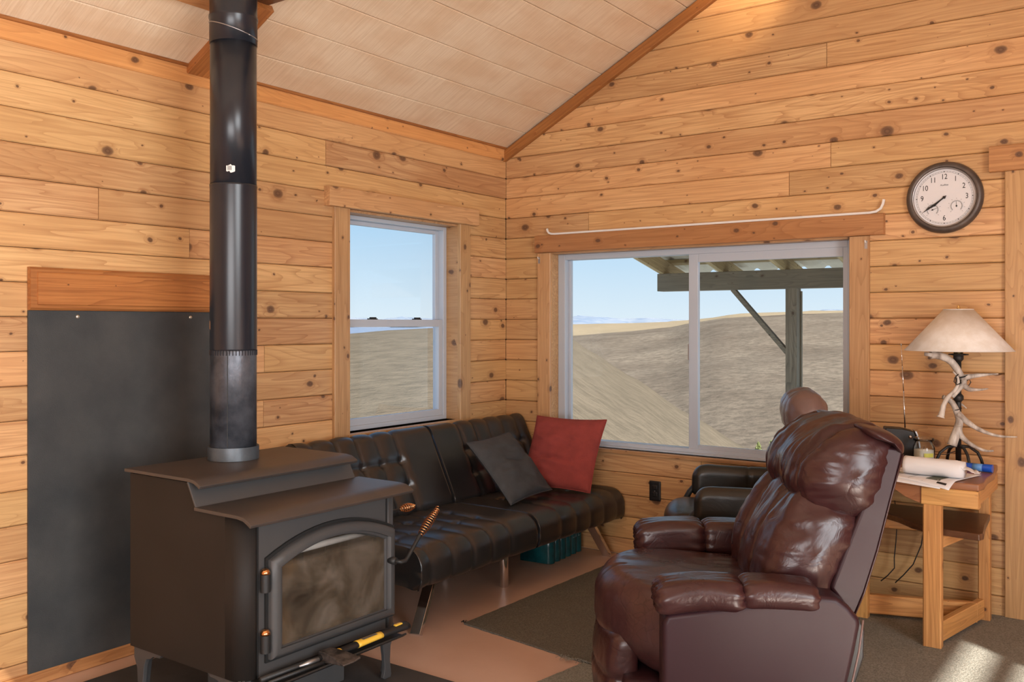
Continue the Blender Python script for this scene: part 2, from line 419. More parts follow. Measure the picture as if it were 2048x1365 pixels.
# ------------------------------------------------------------------ mesh helpers
class MB:
    def __init__(s):
        s.v = []; s.f = []

    def add(s, vs, fs):
        o = len(s.v)
        s.v += [tuple(x) for x in vs]
        s.f += [tuple(i + o for i in f) for f in fs]
        return s

    def box(s, x0, x1, y0, y1, z0, z1):
        return s.add([(x0, y0, z0), (x1, y0, z0), (x1, y1, z0), (x0, y1, z0), (x0, y0, z1), (x1, y0, z1), (x1, y1, z1), (x0, y1, z1)],
                     [(0, 3, 2, 1), (4, 5, 6, 7), (0, 1, 5, 4), (1, 2, 6, 5), (2, 3, 7, 6), (3, 0, 4, 7)])

    def prism(s, poly, axis, a, b):
        """poly: list of 2D points in the two axes other than `axis` (in xyz order)."""
        n = len(poly)
        def P(p, t):
            q = [0, 0, 0]; r = [i for i in range(3) if i != axis]
            q[axis] = t; q[r[0]] = p[0]; q[r[1]] = p[1]
            return q
        vs = [P(p, a) for p in poly] + [P(p, b) for p in poly]
        fs = [tuple(range(n)), tuple(range(2 * n - 1, n - 1, -1))]
        fs += [(i, i + n, (i + 1) % n + n, (i + 1) % n) for i in range(n)]
        return s.add(vs, fs)

    def tube(s, pts, r, n=10, cap=True):
        pts = [Vector(p) for p in pts]
        if not isinstance(r, (list, tuple)):
            r = [r] * len(pts)
        vs = []; fs = []
        up = None
        for i, p in enumerate(pts):
            d = (pts[min(i + 1, len(pts) - 1)] - pts[max(i - 1, 0)])
            d = d.normalized() if d.length > 1e-9 else Vector((0, 0, 1))
            if up is None:
                up = d.orthogonal().normalized()
            up = (up - d * up.dot(d))
            up = up.normalized() if up.length > 1e-6 else d.orthogonal().normalized()
            q = d.cross(up)
            for k in range(n):
                a = 2 * PI * k / n
                vs.append(p + (up * math.cos(a) + q * math.sin(a)) * r[i])
        for i in range(len(pts) - 1):
            for k in range(n):
                a = i * n + k; b = i * n + (k + 1) % n
                fs.append((a, b, b + n, a + n))
        if cap:
            fs.append(tuple(range(n - 1, -1, -1)))
            o = (len(pts) - 1) * n
            fs.append(tuple(range(o, o + n)))
        return s.add(vs, fs)

    def lathe(s, prof, c=(0, 0, 0), n=32, axis=2, cap=True):
        vs = []; fs = []
        for (r, h) in prof:
            for k in range(n):
                a = 2 * PI * k / n
                q = [0, 0, 0]
                r_ = [i for i in range(3) if i != axis]
                q[axis] = h; q[r_[0]] = r * math.cos(a); q[r_[1]] = r * math.sin(a)
                vs.append((q[0] + c[0], q[1] + c[1], q[2] + c[2]))
        for i in range(len(prof) - 1):
            for k in range(n):
                a = i * n + k; b = i * n + (k + 1) % n
                fs.append((a, b, b + n, a + n))
        if cap:
            fs.append(tuple(range(n - 1, -1, -1)))
            o = (len(prof) - 1) * n
            fs.append(tuple(range(o, o + n)))
        return s.add(vs, fs)

    def rbox(s, sx_, sy_, sz_, r, step=0.02, warp=None, mat=None, flatx=False):
        """rounded box centred on the origin; warp(p, n) -> p shapes it; mat places it."""
        hx, hy, hz = sx_ / 2, sy_ / 2, sz_ / 2
        cnt = [max(4, int(round(d / step))) for d in (sx_, sy_, sz_)]
        hs = (hx, hy, hz)
        idx = {}; vs = []; fs = []
        def grid(d, k):      # a little denser towards the rounded edges
            t = k / cnt[d]
            t = t + 0.0 * math.sin(2 * PI * t)
            return -hs[d] + 2 * hs[d] * t
        def vid(ijk):
            if ijk in idx:
                return idx[ijk]
            p = Vector([grid(d, ijk[d]) for d in range(3)])
            q = Vector([max(-(hs[d] - min(r, hs[d])), min(hs[d] - min(r, hs[d]), p[d])) for d in range(3)])
            if flatx:
                q.x = p.x
            dn = p - q
            nrm = dn.normalized() if dn.length > 1e-9 else Vector((0, 0, 1))
            o = q + Vector([nrm[d] * min(r, hs[d]) for d in range(3)])
            if dn.length <= 1e-9:
                o = p.copy(); nrm = Vector((math.copysign(1, p.x), 0, 0))
            if warp:
                o = warp(o, nrm)
            if mat is not None:
                o = mat @ o
            idx[ijk] = len(vs); vs.append(tuple(o))
            return idx[ijk]
        for d in range(3):
            a, b = [(1, 2), (2, 0), (0, 1)][d]
            for side in (0, cnt[d]):
                for i in range(cnt[a]):
                    for j in range(cnt[b]):
                        q = []
                        for (ii, jj) in ((i, j), (i + 1, j), (i + 1, j + 1), (i, j + 1)):
                            t = [0, 0, 0]; t[d] = side; t[a] = ii; t[b] = jj
                            q.append(vid(tuple(t)))
                        fs.append(tuple(q) if side else tuple(reversed(q)))
        return s.add(vs, fs)

    def mesh(s, name, mat, smooth=False):
        me = bpy.data.meshes.new(name)
        me.from_pydata(s.v, [], s.f)
        me.update()
        if mat:
            me.materials.append(mat)
        if smooth:
            me.polygons.foreach_set('use_smooth', [True] * len(me.polygons))
        bm = bmesh.new(); bm.from_mesh(me); bmesh.ops.recalc_face_normals(bm, faces=bm.faces); bm.to_mesh(me); bm.free()
        return me

    def build(s, name, mat, parent=None, smooth=False, bevel=0.0, seg=2, loc=None, rot=None, label=None, angle=35):
        me = s.mesh(name, mat, smooth)
        o = bpy.data.objects.new(name, me)
        COL.objects.link(o)
        if parent:
            o.parent = parent
        if loc:
            o.location = loc
        if rot:
            o.rotation_euler = rot
        if bevel:
            md = o.modifiers.new('bevel', 'BEVEL'); md.width = bevel; md.segments = seg; md.limit_method = 'ANGLE'; md.angle_limit = math.radians(40)
            me.polygons.foreach_set('use_smooth', [True] * len(me.polygons))
            wn = o.modifiers.new('wn', 'WEIGHTED_NORMAL'); wn.keep_sharp = False
        if label:
            o['label'] = label
        return o


def thing(name, label, cat, loc=(0, 0, 0), rotz=0.0, group=None):
    o = bpy.data.objects.new(name, None)
    COL.objects.link(o)
    o.location = loc; o.rotation_euler = (0, 0, rotz)
    o.empty_display_size = 0.1
    o['label'] = label; o['category'] = cat
    if group:
        o['group'] = group
    return o


def tag(o, label, cat, group=None, kind=None):
    if label: o['label'] = label
    if cat: o['category'] = cat
    if group: o['group'] = group
    if kind: o['kind'] = kind
    return o


def struct(o):
    o['kind'] = 'structure'
    return o


def board(name, L_, H, T, mat, parent, mtx, ch=0.005, ends=True):
    """a board: length along local X (0..L_), height along local Z (0..H), face at local y=0, thickness back to +T"""
    poly = [(ch, 0), (0, ch), (0, T), (H, T), (H, ch), (H - ch, 0)]      # (z, y)
    mb = MB()
    n = 6
    vs = [(0, p[1], p[0]) for p in poly] + [(L_, p[1], p[0]) for p in poly]
    if ends:      # tiny chamfer on the butt ends too
        e_ = 0.0012
        for i in (0, 5):
            vs[i] = (e_, vs[i][1], vs[i][2]); vs[i + n] = (L_ - e_, vs[i + n][1], vs[i + n][2])
    fs = [tuple(range(n)), tuple(range(2 * n - 1, n - 1, -1))] + [(i, i + n, (i + 1) % n + n, (i + 1) % n) for i in range(n)]
    mb.add(vs, fs)
    me = mb.mesh(name, mat)
    o = bpy.data.objects.new(name, me); COL.objects.link(o)
    o.matrix_basis = mtx
    if parent:
        o.parent = parent
        o.matrix_parent_inverse = parent.matrix_basis.inverted()
    return o


def frame(origin, ax, ay, az):
    m = Matrix.Identity(4)
    for i, a in enumerate((ax, ay, az)):
        a = Vector(a)
        m[0][i], m[1][i], m[2][i] = a
    m.translation = Vector(origin)
    return m


# left wall: face x=0 looking +X ; boards run along +Y
def on_left(y, z, x=0.0):
    return frame((x, y, z), (0, 1, 0), (-1, 0, 0), (0, 0, 1))
# gable wall: face y=0 looking -Y ; boards run along +X
def on_gable(x, z, y=0.0):
    return frame((x, y, z), (1, 0, 0), (0, 1, 0), (0, 0, 1))
# upright boards (length goes up)
def up_left(y, z, x=0.0):      # width runs towards -Y
    return frame((x, y, z), (0, 0, 1), (-1, 0, 0), (0, -1, 0))
def up_gable(x, z, y=0.0):     # width runs towards +X ... X=up, Z=+X, Y=Z x X = +Y
    return frame((x, y, z), (0, 0, 1), (0, 1, 0), (1, 0, 0))
# ------------------------------------------------------------------ the shell
SL = 0.52                    # roof slope
CZ = 2.488
def cz(x):
    return CZ + SL * x
RX = 3.2                     # ridge
XR = 6.4; YF = -7.0

fl = MB().box(0, XR, YF, 0, -0.12, 0.0).build('floor', M['floor']); struct(fl)

# left wall with opening for window 1
W1 = (-1.425, -0.485, 0.79, 1.965)       # y0,y1,z0,z1 rough opening
wl = MB()
wl.box(-0.17, -0.0185, YF, W1[0], -0.1, 2.5)
wl.box(-0.17, -0.0185, W1[1], 0.17, -0.1, 2.5)
wl.box(-0.17, -0.0185, W1[0], W1[1], -0.1, W1[2])
wl.box(-0.17, -0.0185, W1[0], W1[1], W1[3], 2.5)
wall_left = wl.build('wall_left', M['darkgap']); struct(wall_left)

W2 = (0.345, 2.175, 0.618, 1.815)        # x0,x1,z0,z1
wg = MB()
wg.box(-0.17, W2[0], 0.0185, 0.17, -0.1, 2.49)
wg.box(W2[1], XR, 0.0185, 0.17, -0.1, 2.49)
wg.box(W2[0], W2[1], 0.0185, 0.17, -0.1, W2[2])
wg.box(W2[0], W2[1], 0.0185, 0.17, W2[3], 2.49)
wg.prism([(-0.17, 2.49), (RX, cz(RX) + 0.05), (XR, 2.49)], 1, 0.0185, 0.17)
wall_gable = wg.build('wall_back', M['darkgap']); struct(wall_gable)

# unseen walls behind / beside the camera
W3 = (-5.6, -3.20, 0.4, 2.34)
wr = MB()
wr.box(XR, XR + 0.15, YF, W3[0], 0, 2.5); wr.box(XR, XR + 0.15, W3[1], 0.1, 0, 2.5)
wr.box(XR, XR + 0.15, W3[0], W3[1], 0, W3[2]); wr.box(XR, XR + 0.15, W3[0], W3[1], W3[3], 2.5)
struct(wr.build('wall_right', M['pine']))
wf = MB().box(0, XR, YF - 0.15, YF, 0, 2.49).prism([(0, 2.49), (RX, cz(RX)), (XR, 2.49)], 1, YF - 0.15, YF)
struct(wf.build('wall_front', M['pine']))
w3 = MB()
w3.box(XR + 0.01, XR + 0.06, W3[0], W3[1], W3[2], W3[2] + 0.05)
w3.box(XR + 0.01, XR + 0.06, W3[0], W3[0] + 0.05, W3[2], W3[3])
w3.box(XR + 0.02, XR + 0.05, W3[0], W3[1], 2.236, 2.34)
for k in range(1, 4):
    z = 2.236 - 0.134 * k
    w3.box(XR + 0.02, XR + 0.05, W3[0], W3[1], z, z + 0.049)
struct(w3.build('window_3', M['vinyl']))

# ---- planks
PH = 0.130
TOP = 2.306
def cuts(a, b, joints):
    pts = [a] + sorted(j for j in joints if a + 0.25 < j < b - 0.25) + [b]
    return list(zip(pts[:-1], pts[1:]))

known_left = {3: [-2.78], 4: [-2.36], -1: [], 0: [-1.56], 8: [-1.95]}
rnd = random.Random(3)
for k in range(-1, 19):
    zt = TOP - PH * k; zb = zt - PH
    if k == -1:
        zt = 2.425
    zb = max(zb, 0.0)
    if zt - zb < 0.02:
        continue
    j = known_left.get(k, [rnd.uniform(-6.5, -3.4), rnd.uniform(-2.9, -0.6)] if rnd.random() < 0.45 else [rnd.uniform(-6.0, -3.5)])
    spans = [(YF, 0.0)]
    if zb < W1[3] - 0.0 and zt > W1[2] + 0.0:
        # a plank crossing the opening stops under the casing
        if zb >= W1[2] - 0.1 and zt <= W1[3] + 0.12:
            spans = [(YF, W1[0] - 0.02), (W1[1] + 0.02, 0.0)]
    for (a, b) in spans:
        for (c, d) in cuts(a, b, j + [-4.6 + 0.3 * (k % 3)]):
            jit = rnd.uniform(-0.0012, 0.0012)
            board('plank', d - c - 0.001, zt - zb - 0.0022, 0.018, M['pine'], wall_left, on_left(c, zb, jit))

known_gable = {2: [0.62], 3: [1.95], -2: [], -4: [2.05], -3: []}
for k in range(-14, 19):
    zt = TOP - PH * k; zb = max(zt - PH, 0.0)
    if zt - zb < 0.02:
        continue
    x0 = 0.0; x1 = XR; xb = 0.0
    if zt > CZ:
        x0 = (zt - CZ) / SL + 0.004
        xb = max(0.0, (zb - CZ) / SL + 0.004)
        x1 = 2 * RX - x0
    if x1 - x0 < 0.3:
        continue
    j = known_gable.get(k, [rnd.uniform(0.9, 2.7)] if rnd.random() < 0.35 else [])
    spans = [(x0, x1)]
    if zb >= W2[2] - 0.1 and zt <= W2[3] + 0.12:
        spans = [(x0, W2[0] - 0.015), (W2[1] + 0.015, x1)]
    for (a, b) in spans:
        for (c, d) in cuts(a, b, j + [3.9 + 0.35 * (k % 4)]):
            jit = rnd.uniform(-0.0012, 0.0012)
            o = board('plank', d - c - 0.001, zt - zb - 0.0022, 0.018, M['pine'], wall_gable, on_gable(c, zb, jit))
            if zt > CZ and c == x0:      # scribed to the rake
                for v in o.data.vertices:
                    if v.co.x < 0.01:
                        v.co.x += (xb - x0) * (1 - v.co.z / (zt - zb))

# plank bottom under window 1 / window 2 that are cut by the openings are covered by the sills

# ---- ceiling
th = math.atan(SL)
ux = Vector((math.cos(th), 0, math.sin(th)))
un = Vector((-math.sin(th), 0, math.cos(th)))
cl = MB()
o_ = Vector((0, 0, CZ)) + un * 0.02
Ls = RX / math.cos(th)
vs = []
for yy in (YF, 0.17):
    for (s_, t_) in ((-0.2, 0), (Ls, 0), (Ls, 0.1), (-0.2, 0.1)):
        vs.append(tuple(o_ + ux * s_ + un * t_ + Vector((0, yy, 0))))
cl.add(vs, [(0, 1, 2, 3), (7, 6, 5, 4), (0, 4, 5, 1), (1, 5, 6, 2), (2, 6, 7, 3), (3, 7, 4, 0)])
vs2 = [(2 * RX - v[0], v[1], v[2]) for v in vs]
cl.add(vs2, [(0, 1, 2, 3), (7, 6, 5, 4), (0, 4, 5, 1), (1, 5, 6, 2), (2, 6, 7, 3), (3, 7, 4, 0)])
ceiling = cl.build('ceiling', M['ceiling']); struct(ceiling)
pitch = 0.1846 / math.cos(th)
s0 = -0.0156 / math.cos(th)
k = 0
while s0 + k * pitch < Ls - 0.05:
    st = s0 + k * pitch
    Hh = min(pitch, Ls - st) - 0.003
    y = YF
    for (c, d) in ((YF, -3.9 if k % 2 else -5.0), (-3.9 if k % 2 else -5.0, -0.002)):
        org = Vector((0, c, CZ)) + ux * st
        board('ceiling_board', d - c - 0.001, Hh, 0.016, M['ceiling'], ceiling, frame(org, (0, 1, 0), un, ux), ch=0.0035)
    k += 1

# ---- ceiling boards and beams (structure)
def slope_board(name, s_a, s_b, y0, y1, depth, mat):
    """flat board under the ceiling running up the slope between y0 and y1"""
    m = frame(Vector((0, y1, CZ)) + ux * s_a - un * depth, ux, un, ux.cross(un))
    o = board(name, s_b - s_a, y1 - y0, depth, mat, None, m, ch=0.003)
    return struct(o)
slope_board('trim_1', 0.0, 0.42 / math.cos(th), -2.383, -2.255, 0.034, M['redwood'])
# purlin running along the room and the tie beam meeting it above the pipe
o = board('trim_2', 4.65, 0.11, 0.04, M['trim'], None, frame(Vector((0, YF, CZ)) + ux * 0.372 - un * 0.04, (0, 1, 0), un, ux)); struct(o)
o = MB().box(0.392, 5.9, -2.40, -2.275, 2.702, 2.86).build('trim_3', M['slab'], bevel=0.003); struct(o)
# frieze at the top of the left wall
o = board('trim_4', 7.0, 0.083, 0.012, M['tablewood'], None, on_left(YF, 2.416, 0.012)); struct(o)
o = board('trim_5', 7.0, 0.013, 0.026, M['redwood'], None, on_left(YF, 2.488, 0.026), ch=0.002); struct(o)
# rake trim on the gable
m = frame(Vector((0.0, -0.036, CZ - 0.068 / math.cos(th))), ux, (0, 1, 0), un)
o = board('trim_6', Ls, 0.060, 0.036, M['redwood'], None, m); struct(o)
o = board('baseboard_left', 7.0, 0.051, 0.016, M['trim'], None, on_left(YF, 0.0, 0.016)); struct(o)

# ---- window 1 (double hung, in the left wall)
win1 = bpy.data.objects.new('window_1', None); COL.objects.link(win1); win1['kind'] = 'structure'
board('header_casing', 1.237, 0.100, 0.042, M['casing'], win1, on_left(-1.573, 1.968, 0.042), ch=0.003)
board('side_casing', 1.30, 0.109, 0.022, M['casing'], win1, up_left(-1.409, 0.668, 0.022), ch=0.003)
board('side_casing', 1.30, 0.102, 0.022, M['casing'], win1, up_left(-0.395, 0.668, 0.022), ch=0.003)
# jamb lining
for (nm, bx) in (('jamb', (-0.17, 0.0, -1.425, -1.409, 0.79, 1.965)), ('jamb', (-0.17, 0.0, -0.497, -0.485, 0.79, 1.965)),
                 ('head_jamb', (-0.17, 0.0, -1.409, -0.497, 1.953, 1.967)), ('sill', (-0.17, 0.03, -1.43, -0.48, 0.742, 0.79))):
    MB().box(*bx).build(nm, M['casing'], win1, bevel=0.001)
y0, y1, z0, z1 = -1.409, -0.497, 0.79, 1.953
zm = 1.371
fr = MB()
for bx in ((y0, y0 + 0.03, z0, z1), (y1 - 0.03, y1, z0, z1), (y0 + 0.03, y1 - 0.03, z1 - 0.022, z1), (y0 + 0.03, y1 - 0.03, z0, z0 + 0.025)):
    fr.box(-0.17, -0.085, *bx)
fr.build('window_frame', M['vinyl'], win1, bevel=0.003)
us = MB()
for bx in ((y0 + 0.03, y0 + 0.058, zm - 0.015, z1 - 0.022), (y1 - 0.058, y1 - 0.03, zm - 0.015, z1 - 0.022), (y0 + 0.058, y1 - 0.058, z1 - 0.045, z1 - 0.022), (y0 + 0.058, y1 - 0.058, zm - 0.015, zm + 0.02)):
    us.box(-0.15, -0.125, *bx)
us = us.build('upper_sash', M['vinyl'], win1, bevel=0.002)
MB().box(-0.139, -0.135, y0 + 0.05, y1 - 0.05, zm, z1 - 0.04).build('pane', M['glass'], us)
ls = MB()
for bx in ((y0 + 0.03, y0 + 0.065, z0 + 0.025, zm + 0.02), (y1 - 0.065, y1 - 0.03, z0 + 0.025, zm + 0.02), (y0 + 0.065, y1 - 0.065, z0 + 0.025, z0 + 0.062), (y0 + 0.065, y1 - 0.065, zm - 0.022, zm + 0.02)):
    ls.box(-0.122, -0.092, *bx)
ls = ls.build('lower_sash', M['vinyl'], win1, bevel=0.002)
MB().box(-0.109, -0.105, y0 + 0.055, y1 - 0.055, z0 + 0.05, zm).build('pane', M['glass'], ls)
for yy in (-1.14, -0.77):
    MB().box(-0.122, -0.095, yy, yy + 0.055, zm + 0.02, zm + 0.026).box(-0.115, -0.10, yy + 0.01, yy + 0.05, zm + 0.026, zm + 0.033).build('sash_lock', M['black'], win1)

# ---- window 2 (slider, in the gable wall)
win2 = bpy.data.objects.new('window_2', None); COL.objects.link(win2); win2['kind'] = 'structure'
board('header_casing', 2.092, 0.106, 0.036, M['trim'], win2, on_gable(0.246, 1.811, -0.036), ch=0.003)
board('side_casing', 1.190, 0.096, 0.020, M['casing'], win2, up_gable(0.257, 0.62, -0.020), ch=0.003)
board('side_casing', 1.190, 0.098, 0.020, M['casing'], win2, up_gable(2.167, 0.62, -0.020), ch=0.003)
for (nm, bx) in (('jamb', (0.345, 0.355, 0.0, 0.17, 0.62, 1.811)), ('jamb', (2.165, 2.175, 0.0, 0.17, 0.62, 1.811)),
                 ('head_jamb', (0.355, 2.165, 0.0, 0.17, 1.801, 1.815))):
    MB().box(*bx).build(nm, M['casing'], win2, bevel=0.001)
MB().box(0.355, 2.165, -0.012, 0.17, 0.596, 0.618).build('sill', M['casing'], win2, bevel=0.002)
x0, x1, z0, z1 = 0.355, 2.165, 0.618, 1.801
fr = MB()
for bx in ((x0, x0 + 0.052), (x1 - 0.03, x1)):
    fr.box(bx[0], bx[1], 0.07, 0.15, z0, z1)
fr.box(x0 + 0.052, x1 - 0.03, 0.07, 0.15, z1 - 0.035, z1); fr.box(x0 + 0.052, x1 - 0.03, 0.07, 0.15, z0, z0 + 0.032)
fr.box(x0, x1, 0.045, 0.07, z0, z0 + 0.012)
fr.build('window_frame', M['vinyl'], win2, bevel=0.003)
fx = MB()
fx.box(x0 + 0.052, x0 + 0.07, 0.11, 0.135, z0 + 0.032, z1 - 0.035); fx.box(1.232, 1.26, 0.11, 0.135, z0 + 0.032, z1 - 0.035)
fx = fx.build('fixed_sash', M['vinyl'], win2, bevel=0.002)
MB().box(x0 + 0.06, 1.245, 0.121, 0.125, z0 + 0.03, z1 - 0.033).build('pane', M['glass'], fx)
sd = MB()
sd.box(1.243, 1.30, 0.075, 0.105, z0 + 0.030, z1 - 0.033); sd.box(x1 - 0.055, x1 - 0.03, 0.075, 0.105, z0 + 0.030, z1 - 0.033)
sd.box(1.30, x1 - 0.055, 0.075, 0.105, z1 - 0.082, z1 - 0.033); sd.box(1.30, x1 - 0.055, 0.075, 0.105, z0 + 0.030, z0 + 0.055)
sd = sd.build('sliding_sash', M['vinyl'], win2, bevel=0.003)
MB().box(1.29, x1 - 0.045, 0.088, 0.092, z0 + 0.045, z1 - 0.07).build('pane', M['glass'], sd)
MB().box(1.236, 1.243, 0.08, 0.1, 1.16, 1.25).build('latch', M['steel'], win2)

# ---- door at the right edge: casing, header block
d1 = bpy.data.objects.new('door_1', None); COL.objects.link(d1); d1['kind'] = 'structure'
board('side_casing', 2.075, 0.110, 0.022, M['casing'], d1, up_gable(2.870, 0.0, -0.022), ch=0.003)
board('header_casing', 1.25, 0.118, 0.04, M['trim'], d1, on_gable(2.806, 2.075, -0.040), ch=0.003)
board('side_casing', 2.075, 0.110, 0.022, M['casing'], d1, up_gable(3.86, 0.0, -0.022), ch=0.003)
dl = MB().box(2.98, 3.86, -0.008, -0.001, 0.0, 2.07).build('door_leaf', M['casing'], d1)
MB().lathe([(0.012, 0), (0.012, -0.03), (0.028, -0.04), (0.03, -0.06), (0.015, -0.07)], (3.78, -0.008, 0.95), 16, axis=1).build('door_knob', M['brass'], d1, smooth=True)

# ---- carpets
cp = MB()
# left carpet: outline with slightly wandering edges
def outline_mat(name, pts, t, mat, seed, lab, cat, z=0.0):
    r_ = random.Random(seed)
    out = []
    for i, (p, q) in enumerate(zip(pts, pts[1:] + pts[:1])):
        n_ = max(2, int(math.dist(p, q) / 0.03))
        for k in range(n_):
            f = k / n_
            out.append((p[0] + (q[0] - p[0]) * f + r_.uniform(-.002, .002), p[1] + (q[1] - p[1]) * f + r_.uniform(-.002, .002)))
    o = MB().prism(out, 2, z, z + t).build(name, mat)
    tag(o, lab, cat)
    return o
c1 = outline_mat('carpet_piece', [(0.884, -1.543), (1.571, -1.638), (2.05, -1.66), (2.05, -0.01), (0.912, -0.01), (0.905, -0.381)], 0.008, M['carpet'], 1,
                 'dark olive carpet remnant whose corner points at the black futon', 'carpet')
c2 = outline_mat('carpet_piece', [(1.580, -1.650), (2.056, -1.672), (2.056, -0.01), (3.3, -0.01), (3.3, -6.5), (1.50, -6.5), (1.53, -1.99)], 0.009, M['carpet2'], 2,
                 'carpet piece coloured lighter as if sunlit, reaching under the burgundy recliner towards the camera', 'carpet')
fz = MB(); r_ = random.Random(5)
for i in range(46):
    x = r_.uniform(1.47, 1.60); y = -1.648 + r_.uniform(-0.008, 0.008)
    a = r_.uniform(0, 2 * PI); l = r_.uniform(0.01, 0.03)
    fz.tube([(x, y, 0.009), (x + math.cos(a) * l * .5, y + math.sin(a) * l * .5, 0.015), (x + math.cos(a) * l, y + math.sin(a) * l, 0.008)], 0.0011, 4)
o = fz.build('frayed_threads', M['carpet2'], c2); o['kind'] = 'stuff'
fz = MB()
for i in range(12):
    a = r_.uniform(0, 2 * PI); l = r_.uniform(0.006, 0.02)
    fz.tube([(0.886, -1.54, 0.006), (0.886 + math.cos(a) * l * .6, -1.54 + math.sin(a) * l * .6, 0.018), (0.886 + math.cos(a) * l, -1.54 + math.sin(a) * l, 0.012)], 0.0012, 4)
o = fz.build('frayed_threads', M['darkgap'], c1); o['kind'] = 'stuff'
# ------------------------------------------------------------------ outdoors: land, mountains, porch
EYE = Vector((3.4953, -4.8152, 1.37))

def lerp_tab(tab, a):
    if a <= tab[0][0]:
        return tab[0][1]
    for (a0, b0), (a1, b1) in zip(tab, tab[1:]):
        if a <= a1:
            t = (a - a0) / (a1 - a0)
            t = t * t * (3 - 2 * t) * 0.35 + t * 0.65
            return b0 + (b1 - b0) * t
    return tab[-1][1]


def land(name, tab, rn, rf, na, nr, depth, a0, a1, rough, back=0.25, power=1.6, seed=0.0):
    """hill side: rises from rn to a crest at rf (metres from the house), falls away behind the crest"""
    mb = MB(); vs = []; fs = []
    for i in range(na + 1):
        az = a0 + (a1 - a0) * i / na
        cr = lerp_tab(tab, az)
        d = FW * math.cos(math.radians(az)) + RT * math.sin(math.radians(az))
        for j in range(nr + 1):
            s_ = j / nr
            if s_ <= 0.85:
                t = s_ / 0.85
                r = rn * (rf / rn) ** t
                el = cr - depth * (1 - t) ** power
                z = 1.37 + r * el
                z += noise.noise(Vector((d.x * r * 0.02 + seed, d.y * r * 0.02, 0))) * rough * r * t * (1 - t) * 4 * 0.02
                z += noise.noise(Vector((d.x * r * 0.11 + seed, d.y * r * 0.11, 3))) * rough * r * 0.0012
            else:
                t = (s_ - 0.85) / 0.15
                r = rf * (1 + 0.5 * t)
                z = 1.37 + rf * cr - rf * back * t * t
            vs.append((EYE.x + d.x * r, EYE.y + d.y * r, z))
    for i in range(na):
        for j in range(nr):
            a = i * (nr + 1) + j
            fs.append((a, a + nr + 1, a + nr + 2, a + 1))
    mb.add(vs, fs)
    return mb


SPUR = [(-60, -0.03), (-30, -0.02), (-11.79, -0.0133), (-10.08, -0.0112), (-7.55, -0.0075), (-4.63, -0.0049), (-0.75, -0.0043), (2.37, -0.0081), (3.61, -0.0157), (4.85, -0.0298), (7.31, -0.0566), (10.95, -0.0976), (14.5, -0.1347), (17.38, -0.1753), (20.72, -0.2303), (30, -0.38)]
HILL = [(-6, -0.06), (1.12, -0.0234), (3.61, -0.0141), (7.0, -0.0092), (9.74, -0.0043), (11.25, 0.0011), (13.04, 0.0058), (15.09, 0.0079), (17.38, 0.0099), (20.17, 0.0112), (22.87, 0.0125), (45, 0.02)]
PLAT = [(-4, -0.012), (1.12, -0.0049), (3.61, -0.0011), (7.0, 0.0), (9.74, 0.0016), (11.55, 0.0043), (13.92, 0.0106), (16.24, 0.012), (20.17, 0.0133), (22.87, 0.014), (45, 0.018)]
MTN = [(-60, 0.004), (-12.98, 0.0037), (-9.99, 0.0059), (-8.16, 0.0048), (-6.94, 0.007), (-5.09, 0.0054), (-2.3, 0.0038), (1.12, 0.0038), (3.3, 0.0071), (4.38, 0.0087), (5.46, 0.007), (7.0, 0.0049), (8.53, 0.0059), (10.05, 0.0048), (11.55, 0.0037), (14.5, 0.0037), (17.95, 0.0119), (18.51, 0.0139), (19.07, 0.0144), (20.17, 0.0148), (21.8, 0.0151), (40, 0.010)]

o = land('spur', SPUR, 14, 120, 110, 60, 0.30, -60, 30, 0.18, back=0.5, seed=3).build('near_hillside', M['spur'], smooth=True)
tag(o, 'near dry grassy spur sloping down to the right outside both windows', 'hill')
o = land('hill', HILL, 60, 420, 110, 70, 0.30, -6, 45, 0.35, back=0.03, seed=9).build('facing_hillside', M['hill'], smooth=True)
tag(o, 'broad brown grassy hillside facing the slider window behind the porch post', 'hill')
o = land('plateau', PLAT, 700, 1500, 60, 14, 0.02, -4, 45, 0.3, back=0.01, seed=1).build('stubble_field', M['stubble'], smooth=True)
tag(o, 'pale tan stubble field along the skyline behind the brown hillside', 'field')
v_ = MB()
vs = []; fs = []
for i in range(41):
    az = -60 + 105 * i / 40
    d = FW * math.cos(math.radians(az)) + RT * math.sin(math.radians(az))
    for r in (300, 5000, 9500):
        vs.append((EYE.x + d.x * r, EYE.y + d.y * r, -34 - (0 if r > 400 else 40)))
for i in range(40):
    for j in range(2):
        a = i * 3 + j
        fs.append((a, a + 3, a + 4, a + 1))
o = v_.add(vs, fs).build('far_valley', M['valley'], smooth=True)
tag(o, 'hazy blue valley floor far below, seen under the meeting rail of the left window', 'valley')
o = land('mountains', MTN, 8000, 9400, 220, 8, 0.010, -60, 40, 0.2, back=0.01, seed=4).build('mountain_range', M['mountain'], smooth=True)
tag(o, 'distant haze-blue mountain range on the horizon outside the windows', 'mountains')

